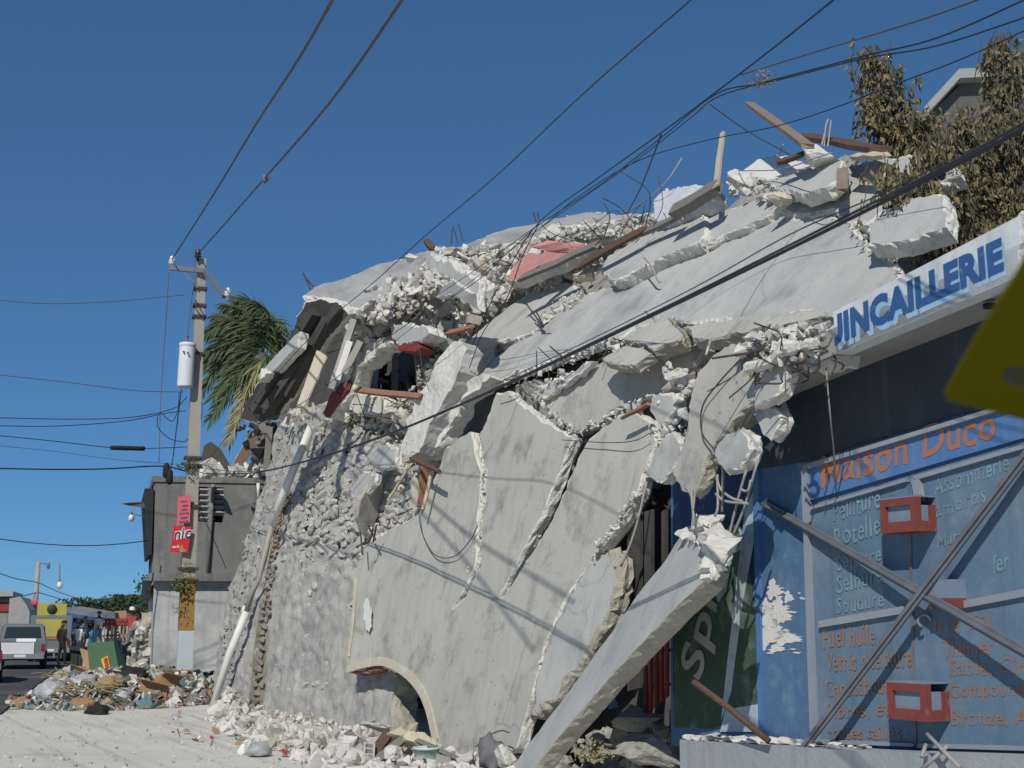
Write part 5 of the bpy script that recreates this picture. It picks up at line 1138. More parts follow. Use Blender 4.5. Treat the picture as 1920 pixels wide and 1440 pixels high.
# ---------------------------------------------------------------- trees
def leafy(name, label, cat, base, limbs, n, leaf, mats, seed, spread, droop=1.15):
    r = random.Random(seed); root = thing(name, label, cat, base)
    g = Geo()
    for q, r0, r1 in limbs: g.tube(spline([V(p) for p in q], 6), r0, 7, r2=r1)
    g.build('trunk', 'bark', root)
    g = Geo(); tw = Geo()
    for q, r0, r1 in limbs:
        sp = spline([V(p) for p in q], 12); sp = sp[len(sp) // 3:] if r0 > .05 else sp
        k = max(6, int(n * len(sp) / 40))
        for _ in range(k):
            p = r.choice(sp) + V((r.gauss(0, 1), r.gauss(0, 1), r.gauss(0, .7))) * spread
            L = r.uniform(.18, .5); dv = V((r.gauss(0, .35), r.gauss(0, .35), -1)).normalized() * L * droop
            tw.tube([p, p + dv * .5 + V((r.uniform(-.03, .03), 0, 0)), p + dv], .006, 3)
            for t in range(r.randint(5, 10)):
                c = p + dv * r.random() + V((r.gauss(0, .035), r.gauss(0, .035), 0))
                ax = V((r.gauss(0, .5), r.gauss(0, .5), -1 + r.gauss(0, .35))).normalized()
                l = leaf * r.uniform(.6, 1.25); wv = ax.cross(V((r.gauss(0, 1), r.gauss(0, 1), .2))).normalized() * l * .24; nn = ax.cross(wv).normalized() * l * .13
                g.add([c, c + ax * l * .4 + wv + nn, c + ax * l, c + ax * l * .4 - wv + nn], [[0, 1, 2], [0, 2, 3]], r.choices(range(len(mats)), [5, 3, 3][:len(mats)])[0])
    tw.build('twigs', 'bark', root)['kind'] = 'stuff'
    g.build('crown', mats, root)['kind'] = 'stuff'
    return root
TB = P(1820, 900, 14.2); TB.z = 0
def T_(*a): return P(*a)
LM = ['leaf_dry', 'leaf_brown', 'leaf_green']
leafy('dry_tree', 'leafy tree with drooping withered olive leaves, right over the lettered canopy', 'tree', TB,
      [([TB, T_(1850, 560, 14.2), T_(1852, 400, 14.2), T_(1858, 250, 14.2), T_(1872, 130, 14.2), T_(1880, 62, 14.2)], .11, .02),
       ([T_(1852, 420, 14.2), T_(1815, 330, 13.9), T_(1800, 260, 13.8), T_(1812, 210, 13.8)], .05, .012),
       ([T_(1852, 430, 14.2), T_(1905, 320, 14.4), T_(1930, 180, 14.6), T_(1925, 90, 14.6)], .05, .012),
       ([T_(1850, 470, 14.2), T_(1780, 440, 13.6), T_(1745, 400, 13.4), T_(1725, 345, 13.4)], .04, .01),
       ([T_(1850, 480, 14.2), T_(1790, 360, 13.7), T_(1770, 300, 13.5), T_(1740, 262, 13.4)], .04, .01),
       ([T_(1850, 480, 14.2), T_(1800, 420, 13.7), T_(1760, 360, 13.4), T_(1700, 330, 13.3), T_(1668, 320, 13.3)], .035, .01),
       ([T_(1850, 470, 14.2), T_(1890, 400, 13.9), T_(1920, 350, 13.8), T_(1960, 330, 13.8)], .04, .01),
       ([T_(1850, 330, 14.2), T_(1880, 250, 14.0), T_(1900, 200, 14.0)], .03, .01)], 150, .10, LM, 3, .11)
TB2 = P(1668, 900, 17.0); TB2.z = 0
leafy('dry_tree', 'slimmer dry tree standing alone on the crest beside the splintered board', 'tree', TB2,
      [([TB2, T_(1662, 400, 17), T_(1660, 300, 17), T_(1656, 220, 17), T_(1652, 150, 17), T_(1640, 108, 17), T_(1620, 86, 17)], .07, .015),
       ([T_(1658, 250, 17), T_(1685, 215, 16.9), T_(1690, 160, 16.9), T_(1668, 112, 16.9)], .03, .01),
       ([T_(1658, 290, 17), T_(1700, 250, 16.8), T_(1730, 215, 16.7), T_(1742, 212, 16.7)], .03, .01),
       ([T_(1658, 230, 17), T_(1640, 190, 16.9), T_(1616, 178, 16.9)], .025, .01)], 88, .11, LM, 8, .10)
# coconut palm behind the left house
PB = P(498, 1240, 44); PB.z = 0; PC = P(492, 662, 44)
palm = thing('palm_tree', 'coconut palm with wind blown fronds behind the utility pole', 'palm tree', PB)
g = Geo(); g.tube(spline([PB, PB.lerp(PC, .5) + V((.25, 0, 0)), PC], 8), .2, 9, r2=.12); g.build('trunk', 'bark', palm)
r = random.Random(12)
FRN = [((492, 662), (470, 590), (425, 570), 0), ((492, 660), (480, 575), (448, 558), 0), ((492, 660), (505, 590), (470, 562), 0), ((492, 660), (520, 600), (534, 640), 0), ((492, 662), (440, 600), (390, 620), 0), ((492, 664), (430, 630), (385, 680), 0),
       ((492, 666), (430, 660), (380, 730), 0), ((494, 668), (450, 690), (400, 745), 0), ((494, 668), (455, 700), (396, 785), 0), ((496, 668), (468, 720), (430, 828), 1), ((496, 662), (530, 640), (530, 700), 0), ((494, 660), (500, 620), (520, 612), 0),
       ((494, 664), (455, 640), (405, 655), 0), ((494, 664), (465, 660), (420, 700), 0), ((496, 664), (515, 680), (505, 750), 0), ((494, 660), (460, 606), (408, 590), 0), ((494, 664), (480, 700), (470, 760), 0)]
for k, (a, b, c_, dry) in enumerate(FRN):
    y0 = 44 + r.uniform(-.9, .9); sp = spline([P(*a, 44), P(*b, 44 + (y0 - 44) * .6), P(*c_, y0)], 12); g = Geo(); g.tube(sp, .03, 5, r2=.008)
    wind = V((-.55, .0, -.75))
    for i in range(3, len(sp)):
        t = i / len(sp); L = (.75 + .3 * math.sin(t * 3)) * (1 - .45 * t)
        d = (sp[i] - sp[i - 1]).normalized(); s0 = d.cross(V((0, 1, 0))).normalized()
        for sgn in (-1, 1):
            for h in range(3):
                ax = (s0 * sgn * .55 + d * .55 + wind * (.55 + .5 * t) + V((r.gauss(0, .12), r.gauss(0, .3), r.gauss(0, .12)))).normalized()
                o_ = sp[i] + (sp[i - 1] - sp[i]) * (h * .33); e = ax.cross(V((r.gauss(0, .4), 1, r.gauss(0, .4)))).normalized() * .02
                m1 = o_ + ax * L * .55; m2 = o_ + ax * L + V((0, 0, -.12 * L))
                g.add([o_ - e, o_ + e, m1 + e * 1.2, m1 - e * 1.2, m2], [[0, 1, 2, 3], [3, 2, 4]])
    g.build('frond', 'palm_dry' if dry else 'palm', palm)

# ---------------------------------------------------------------- utility pole and wires
PY = 33.0
def q_(x, y, dy=0.0): return P(x, y, PY + dy)
base = q_(343, 1306); base.z = 0; topp = q_(378, 486)
pole = thing('utility_pole', 'square concrete utility pole with a white transformer and ochre painted bands', 'utility pole', base)
ax = (topp - base).normalized()
def pole_seg(name, f0, f1, k, m):
    g = Geo(); a, b = base.lerp(topp, f0), base.lerp(topp, f1); w0, w1 = .21 - .09 * f0, .21 - .09 * f1; o = len(g.v)
    s, t = V((.95, .31, 0)), V((-.31, .95, 0))
    for c, ww in ((a, w0 * k), (b, w1 * k)):
        for i, j in ((-1, -1), (1, -1), (1, 1), (-1, 1)): g.v.append(c + s * ww * i * .9 + t * ww * j * .9)
    for i in range(4): g.face([i, (i + 1) % 4, 4 + (i + 1) % 4, 4 + i])
    g.face([3, 2, 1, 0]); g.face([4, 5, 6, 7]); return g.build(name, m, pole)
pole_seg('shaft', 0, 1, 1, 'pole')
pole_seg('painted_band', .145, .262, 1.03, 'ochre'); pole_seg('painted_band', .012, .06, 1.03, 'ochre'); pole_seg('pale_band', .06, .145, 1.025, 'pale_blue')
g = Geo(); g.bar(q_(318, 502, -.2), q_(384, 508, -.2), .1, .12); g.bar(q_(384, 508, -.2), q_(420, 556, -1.1), .1, .1); g.build('crossarm', 'iron', pole)
g = Geo(); g.bar(q_(345, 510, -.22), q_(371, 540, -.2), .04, .04); g.build('brace', 'iron', pole)
def insul(x, y, m, dy=-.2):
    g = Geo(); g.lathe(q_(x, y, dy), [(.03, -.15), (.04, -.05), (.11, -.02), (.05, .02), (.1, .05), (.05, .09), (.07, .14), (.02, .17)], 10); g.build('insulator', m, pole)
insul(323, 492, 'porcelain'); insul(371, 479, 'brown_porcelain'); insul(427, 552, 'porcelain', -1.1)
tc = q_(347, 725, -.35); tt = q_(352, 645, -.35); g = Geo(); hgt = (tt - tc).length
g.lathe(tc, [(.02, -.02), (.17, -.02), (.195, -.005), (.2, .02), (.2, .04), (.2, hgt - .1), (.2, hgt - .07), (.212, hgt - .06), (.214, hgt - .04), (.214, hgt - .01), (.205, hgt + .01), (.15, hgt + .03), (.02, hgt + .04)], 18, axis=(tt - tc))
tr = g.build('transformer', 'transformer', pole)
for x, y in ((345, 660), (353, 662)):
    g = Geo(); g.lathe(P(x, y, PY - .56), [(.02, 0), (.025, .03), (.02, .05)], 8, axis=(0, -1, 0)); g.build('port', 'black', tr)
g = Geo(); g.lathe(q_(350, 641, -.35), [(.05, 0), (.05, .04), (.03, .05), (.05, .08), (.03, .1), (.05, .12), (.02, .17)], 8); g.build('bushing', 'iron', tr)
for y, w_ in ((545, .27), (578, .27), (600, .28), (672, .3), (885, .34), (960, .36), (1075, .38), (1096, .38), (870, .34)):
    f = (1306 - y) / 820; c = base.lerp(topp, f); g = Geo(); g.box(c, V((.95, .31, 0)) * w_ * .62, V((-.31, .95, 0)) * w_ * .62, UP * .03); g.build('clamp', 'steel', pole)
def poster(name, label, pts, m, extra):
    g = Geo(); q = [P(*a) for a in pts]; g.prism(q, V((.0, .012, 0))); o = tag(g.build(name, m), label, 'poster'); extra(o, q); return o
def ex1(o, q):
    pl = Pl(sum(q, V((0, 0, 0))) / 4, (q[1] - q[0]).cross(q[3] - q[0]))
    for i, (a, b) in enumerate(((339, 350), (342, 352), (340, 351), (337, 354), (339, 351), (336, 353))):
        y = 938 + i * 7.6; lettering(['le groupe', 'vous invite', 'a la fete', 'grand bal', 'samedi', 'entree 50'][i], (a, y + 5), (b, y + 4), (a, y), pl, 'ink', o, .008, bold=.02)
poster('poster', 'pink printed poster tied to the utility pole', [(334, 932, PY - .35), (358, 928, PY - .3), (356, 979, PY - .3), (331, 985, PY - .35)], 'poster_pink', ex1)
def ex2(o, q):
    pl = Pl(sum(q, V((0, 0, 0))) / 4, (q[1] - q[0]).cross(q[3] - q[0]))
    lettering('nic', (326, 1013), (356, 1009), (329, 991), pl, 'white', o, .006, bold=.075)
    lettering('nic', (326.5, 1013), (356, 1009), (329.5, 992), pl, 'ink', o, .01, bold=.02)
    lettering('we do', (323, 1028), (336, 1027), (324, 1022), pl, 'white', o, .008, bold=.03)
    g = Geo(); g.prism([pl.off(.01).hit(*a) for a in ((336, 1030), (341, 1020), (344, 1028), (350, 1034), (338, 1036))], pl.n * .003); g.build('print', 'card', o)
poster('poster', 'red poster with large dark letters on the utility pole, below the pink one', [(326, 985, PY - .36), (359, 988, PY - .3), (352, 1037, PY - .3), (319, 1035, PY - .36)], 'poster_red', ex2)
g = Geo(); r = random.Random(2)                # tangle of leaves and wire ends round the pole
tuft('dead_creeper', 'dead creeper clinging to the pole above the ochre band', q_(343, 1110, -.25), 300, .5, 'leaf_green', 9)
for x, y, s in ((337, 1150, .35), (346, 1085, .3), (352, 1060, .2)): tuft('pole_litter', None, q_(x, y, -.28), 90, s, 'leaf_dry', int(x))['kind'] = 'stuff'

Wd = [
 ('high_voltage_line', 'high voltage line from the crossarm tip up to the top edge, left one', [(322, 487, 32.8), (400, 365, 25), (480, 233, 19), (560, 110, 14.5), (640, -30, 11)], .022, 'cable_line'),
 ('high_voltage_line', 'high voltage line from the pole top up to the top edge, carrying a small clamp', [(371, 476, 33), (430, 410, 27), (497, 333, 21.5), (620, 190, 15), (780, -38, 11)], .022, 'cable_line'),
 ('power_line', 'line running from the crest past the left roof skyline up to the top edge', [(378, 880, 33), (440, 800, 29), (520, 700, 25), (600, 615, 22), (700, 530, 19), (800, 440, 16.5), (930, 330, 14), (1100, 170, 11), (1330, -30, 8.5)], .013, 'cable_grey'),
 ('power_line', 'thick line of the bundle leaving over the top edge beside the crest', [(870, 690, 24), (905, 600, 22), (950, 510, 20), (1010, 418, 18), (1120, 335, 15), (1230, 256, 13), (1330, 182, 11), (1450, 90, 9.5), (1600, -30, 8)], .014, 'cable'),
 ('power_line', 'second line of the bundle, slightly lower, over the white mattress', [(810, 560, 23), (900, 500, 20), (1005, 425, 18), (1120, 350, 15), (1240, 258, 13), (1340, 178, 11), (1430, 155, 10), (1620, 105, 9), (1760, 70, 8.2), (1960, -18, 7.3)], .011, 'cable'),
 ('power_line', 'third line of the bundle bending to the right edge above the dry trees', [(740, 640, 24), (880, 530, 21), (1010, 430, 18), (1180, 310, 14), (1290, 225, 12), (1350, 180, 11), (1480, 145, 10), (1620, 110, 9), (1760, 85, 8.2), (1960, 20, 7.3)], .010, 'cable'),
 ('power_line', 'faint upper line at the top right corner', [(1390, 140, 12), (1520, 100, 11), (1660, 58, 10), (1760, 26, 9), (1870, -14, 8)], .008, 'cable_line'),
 ('power_line', 'line passing behind the upright bleached plank to the right edge', [(1008, 432, 18), (1090, 365, 16.5), (1200, 300, 15), (1330, 262, 14.6), (1450, 238, 14), (1560, 204, 13), (1700, 150, 11.8), (1800, 112, 11), (1960, 40, 10)], .011, 'cable'),
 ('power_line', 'drop line from the bundle down to the crest', [(1240, 252, 13), (1222, 300, 14), (1200, 355, 15.5), (1176, 400, 17)], .009, 'cable'),
 ('power_line', 'slack line down from the bundle over the pink plaster', [(1010, 420, 18), (980, 480, 18.5), (950, 560, 19.5), (905, 625, 20.5), (880, 690, 21)], .008, 'cable'),
 ('power_line', 'thin line crossing the bright rubble to the dark gap', [(1000, 430, 18), (950, 475, 19), (890, 530, 20), (760, 610, 21.5), (680, 670, 22), (560, 760, 23.5), (470, 800, 26)], .008, 'cable_grey'),
 ('power_line', 'faint line crossing behind the long pointed plank', [(1330, 195, 13), (1400, 245, 14), (1480, 290, 15)], .007, 'cable_line'),
 ('service_cable', 'thick black cable sweeping from the right edge across the whole ruin to the pole', [(1990, 200, 5.0), (1900, 252, 5.4), (1800, 305, 5.9), (1600, 407, 7.0), (1400, 506, 8.4), (1200, 603, 10.2), (1000, 698, 12.8), (850, 765, 15.6), (720, 818, 19), (600, 858, 23), (480, 886, 28), (390, 888, 32), (362, 880, 33)], .0145, 'cable'),
 ('service_cable', 'second strand twisted along the thick black cable', [(1990, 190, 5.05), (1800, 297, 5.95), (1600, 399, 7.05), (1400, 500, 8.45), (1200, 599, 10.25), (1000, 695, 12.85), (850, 763, 15.7), (720, 816, 19.1), (600, 856, 23.1), (480, 884, 28.1), (375, 878, 33)], .009, 'cable_grey'),
 ('telephone_wire', 'slim wire hanging just above the thick black cable', [(1780, 300, 6), (1650, 365, 6.7), (1480, 440, 7.8), (1300, 540, 9.2), (1100, 640, 11.4), (930, 720, 14)], .005, 'cable_grey'),
 ('power_line', 'uppermost pale line left of the pole at crossarm brace height', [(-20, 561, 31), (80, 569, 31.5), (200, 566, 32), (345, 553, 33)], .010, 'cable_line'),
 ('power_line', 'sagging pale line reaching the pole under the transformer', [(-20, 701, 31), (120, 716, 31.5), (250, 732, 32.2), (345, 735, 33)], .012, 'cable_line'),
 ('power_line', 'upper of the two dark lines looping to the pole below the transformer', [(-20, 783, 30), (140, 786, 31), (250, 782, 32), (325, 766, 33), (350, 745, 33)], .014, 'cable'),
 ('power_line', 'lower of the two dark lines looping to the pole below the transformer', [(-20, 798, 30), (100, 799, 31), (230, 790, 32), (310, 775, 33), (348, 770, 33)], .014, 'cable'),
 ('power_line', 'dark line with a fat splice left of the pole', [(-20, 815, 30), (100, 827, 31), (205, 839, 31.8), (270, 841, 32.2), (350, 838, 33)], .014, 'cable'),
 ('power_line', 'thin sloping line just under the fat splice', [(-20, 834, 30), (100, 846, 31), (220, 862, 32), (350, 872, 33)], .007, 'cable_line'),
 ('power_line', 'thick dark line into the clamp at the pole foot of the thick cable', [(-20, 878, 30), (100, 880, 31), (200, 879, 32), (300, 874, 32.6), (352, 884, 33)], .024, 'cable'),
 ('power_line', 'lowest dark line reaching the upper corner of the grey house', [(-20, 1008, 31), (60, 1018, 32), (140, 1023, 33), (210, 1021, 34.5), (278, 1014, 36)], .016, 'cable'),
 ('power_line', 'distant line sloping to the far pole', [(-20, 1068, 60), (30, 1085, 66), (72, 1093, 72), (110, 1110, 80), (170, 1130, 95)], .03, 'cable'),
 ('power_line', 'distant line sagging from the far pole to the trees', [(72, 1111, 72), (110, 1122, 80), (150, 1134, 90), (210, 1142, 105)], .03, 'cable'),
 ('power_line', 'distant line from the far pole to the flat roofed buildings', [(-20, 1134, 70), (30, 1121, 71), (72, 1110, 72)], .03, 'cable'),
 ('drop_wire', 'straight drop wire from the crossarm tip down to the thick line', [(317, 508, 32.8), (310, 620, 32.8), (302, 740, 32.8), (298, 868, 32.6)], .012, 'cable_line'),
 ('drop_wire', 'drop wire from the pole top to the transformer bushing', [(366, 482, 32.8), (362, 540, 32.7), (356, 590, 32.7), (351, 632, 32.6)], .011, 'cable_line'),
 ('drop_wire', 'looped wire left of the pole below the transformer', [(336, 735, 32.6), (333, 770, 32.5), (322, 790, 32.5), (300, 775, 32.4), (296, 800, 32.4), (318, 822, 32.5), (345, 828, 32.7), (352, 822, 33)], .014, 'cable'),
 ('drop_wire', 'straight black downlead from transformer to the clamp', [(340, 730, 32.6), (334, 780, 32.6), (330, 810, 32.6), (324, 860, 32.5), (318, 888, 32.5)], .018, 'cable'),
 ('drop_wire', 'curled wire on the right of the pole under the transformer', [(371, 720, 33), (378, 752, 33), (378, 780, 33), (370, 805, 33)], .012, 'cable'),
 ('drop_wire', 'short black wire from the pole to the palm fronds', [(362, 570, 32.9), (378, 592, 32.8), (395, 598, 33.5), (408, 602, 34.5)], .012, 'cable'),
 ('drop_wire', 'tail of wire hanging from the clamp across the grey house wall', [(350, 870, 32.8), (362, 905, 33), (378, 960, 34), (400, 1010, 35), (424, 1066, 36)], .012, 'cable'),
]
for nm, lb, pts, r_, mm in Wd: wire(nm, lb, 'wire' if 'wire' in nm else 'cable', pts, r_ * (.55 if .009 < r_ < .0145 and pts[-1][2] < 20 else .78 if r_ > .01 else .9), mm)
wl = {o.get('label'): o for o in C.objects}
g = Geo(); g.tube([P(208, 839.5, 31.8), P(214, 839.6, 31.85), P(262, 841, 32.1), P(270, 841, 32.2)], .055, 8); g.build('splice', 'black', wl['dark line with a fat splice left of the pole'])
g = Geo(); g.lathe(P(497, 336, 21.5), [(.02, -.07), (.06, -.02), (.05, .05), (.015, .09)], 8); g.build('line_clamp', 'iron', wl['high voltage line from the pole top up to the top edge, carrying a small clamp'])
tuft('leaf_wad', 'wad of dead leaves caught on the lines above the crest', P(1430, 160, 10), 160, .16, 'leaf_brown', 14, 'leaves')
for x, y in ((318, 892), (312, 880)):
    g = Geo(); g.lathe(P(x, y, 32.5), [(.03, -.22), (.09, -.15), (.08, .1), (.03, .16)], 8); g.build('wedge_clamp', 'black', pole)
tuft('clamp_tangle', 'tangle of leaves and cut wire ends at the clamp on the pole', q_(354, 880, -.2), 260, .42, 'leaf_green', 15, 'leaves')
slab('collapsed_core', None, [(940, 1520), (985, 1345), (1040, 1190), (1100, 1060), (1190, 930), (1262, 900), (1310, 1100), (1340, 1520)], FA.off(-1.1), .4, ('inner', 'inner'), jag=.08, relief=.12, grid=.2, rs=1.4, parent=None, cat=None)['kind'] = 'stuff'  # dark fill, the entrance shade is in its colour
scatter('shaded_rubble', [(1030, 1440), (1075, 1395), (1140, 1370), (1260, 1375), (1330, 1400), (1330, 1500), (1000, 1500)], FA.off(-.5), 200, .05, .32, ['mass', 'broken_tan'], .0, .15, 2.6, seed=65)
# ---------------------------------------------------------------- grey house beyond the pole
HS = Pl(P(340, 1275, 37), -AH)
hb = HS.hit(283, 1272); hb.z = 0
house = thing('grey_house', 'two storey house, raw grey above and dirty white below, behind the utility pole', 'house', hb)
DH = V((-.285, .96, 0))
def hp(poly, th, m, name, off=0.0, par=house):
    g = Geo(); p = HS.off(off); g.prism([p.hit(*q) for q in poly], DH * th if th > 1 else p.n * -th); return g.build(name, m, par)
hp([(289, 1088), (520, 1092), (520, 1340), (281, 1340)], 5, 'house_white', 'lower_wall')
up = [((292, 900), (372, 902), (372, 1076), (288, 1074)), ((420, 904), (520, 906), (520, 1076), (420, 1076)), ((372, 978), (420, 980), (420, 1076), (372, 1076)), ((372, 902), (420, 904), (420, 914), (372, 912))]
for q in up: hp(q, .25, 'house_grey', 'upper_wall')
hp([(285, 1074), (520, 1076), (520, 1090), (283, 1089)], .5, 'house_grey', 'ledge', .22)
hp([(289, 902), (520, 906), (520, 1080), (286, 1080)], 4.2, 'inner', 'upper_room', -.6)
hp([(286, 892), (520, 897), (520, 907), (287, 903)], 5, 'house_grey', 'roof', .04)
for i in range(6):                             # concrete louvre block
    y = 916 + i * 10.6
    for x0, x1 in ((374, 390), (398, 419)):
        if i == 5 and x0 > 390: continue
        g = Geo(); a, b = HS.off(-.06).hit(x0, y + 4), HS.off(-.06).hit(x1, y + 4.5); g.bar(a, b, .06, .13, (0, -.8, .6)); g.build('louvre_slat', 'slat', house)
hp([(390, 912), (398, 912), (398, 978), (390, 978)], .2, 'slat', 'mullion', -.02)
g = Geo(); g.tube([HS.off(.06).hit(400, 908), HS.off(.06).hit(397, 960), HS.off(.06).hit(389, 1074)], .05, 8); g.build('conduit', 'house_grey', house)
# street front seen edge on: dark shutters, canopy
NS = V((-.96, -.285, 0))
g = Geo(); a = HS.hit(287, 916); b = HS.hit(283, 1040)
g.prism([a + NS * .22, a - NS * .02, b - NS * .02, b + NS * .06], DH * 4.8); g.build('shutter', 'house_dark', house)
g = Geo(); a = HS.hit(285, 1088); b = HS.hit(281, 1122); g.prism([a + NS * .16, a, b, b + NS * .1], DH * 4.8); g.build('shade_board', 'house_dark', house)
g = Geo(); a = P(277, 942, 37.5); g.prism([a, P(228, 944, 38.5), P(236, 947, 38.5), P(274, 953, 37.5)], V((0, .8, .1))); tag(g.build('awning_plate', 'rust_sheet'), 'small brown metal plate jutting over the street from the grey house', 'awning')
for lb, x, y, Y in (('white bulb lamp on an arm below the jutting brown plate', 246, 971, 37.2), ('far small white bulb lamp hanging over the street', 112, 1097, 58)):
    k = Y / 37; t = thing('street_bulb', lb, 'lamp', P(x, y, Y))
    g = Geo(); g.lathe(P(x, y, Y), [(.02, -.11 * k), (.07 * k, -.07 * k), (.085 * k, .0), (.06 * k, .06 * k), (.03, .1 * k)], 12); g.build('bulb', 'porcelain', t)
    g = Geo(); g.lathe(P(x, y - 5, Y), [(.03, -.0), (.05, .06 * k), (.03, .1 * k)], 10); g.build('socket', 'iron', t)
    g = Geo()
    g.tube([P(x, y - 8, Y), P(x + (18 if Y < 40 else 0), y - (4 if Y < 40 else 20), Y), P(x + (36 if Y < 40 else 0), y + (4 if Y < 40 else -40), Y + .3)], .015 * k, 5); g.build('arm', 'iron', t)
# junk on its roof
slab('roof_sheet', 'curved dull brown sheet lying on the grey house roof', [(378, 862), (384, 834), (396, 828), (414, 842), (428, 866), (440, 892), (416, 894), (396, 882)], HS.off(-1.2), .03, ('rust_sheet', 'rust_sheet'), jag=.01, inset=.003, relief=.05, cat='sheet')
slab('hardboard_panel', 'tan board leaning on the roof junk beside the masonry wall', [(436, 872), (466, 816), (494, 816), (452, 882)], HS.off(-.8), .04, ('hardboard', 'wood_pale'), jag=.01, inset=.003, cat='board')
plank('plank', 'pale stick leaning beside the tan board', (465, 884, 36), (503, 818, 36), .1, .06, 'wood_pale')
plank('plank', 'dark post standing right of the pale stick', (500, 880, 34), (508, 800, 34), .18, .1, 'wood_grey')
scatter('roof_junk', [(372, 900), (390, 872), (420, 880), (450, 880), (500, 884), (505, 912), (420, 906)], HS.off(-.6), 120, .08, .6, ['broken', 'mass', 'rubble'], 0, .3, 2, seed=71)
scatter('roof_junk', [(468, 800), (500, 770), (530, 790), (520, 860), (490, 880)], ST.off(-.8), 90, .08, .45, ['mass', 'wood_grey', 'inner'], 0, .4, 2, seed=72)
for i, (x, y, s) in enumerate(((392, 885, .55), (450, 884, .5), (383, 889, .4))): chunk('concrete_chunk', ['pale chunk under the curved brown sheet', 'white chunk at the foot of the tan board', 'small chunk at the pole end of the house roof'][i], 'concrete chunk', x, y, 36.6, s, i + 2, 'broken')
g = Geo(); g.tube([HS.off(.15).hit(484, 906), HS.off(.15).hit(486, 930), HS.off(.15).hit(478, 946)], .05, 7); tag(g.build('pipe', 'pvc'), 'bent pipe at the top corner between grey house and masonry wall', 'pipe')

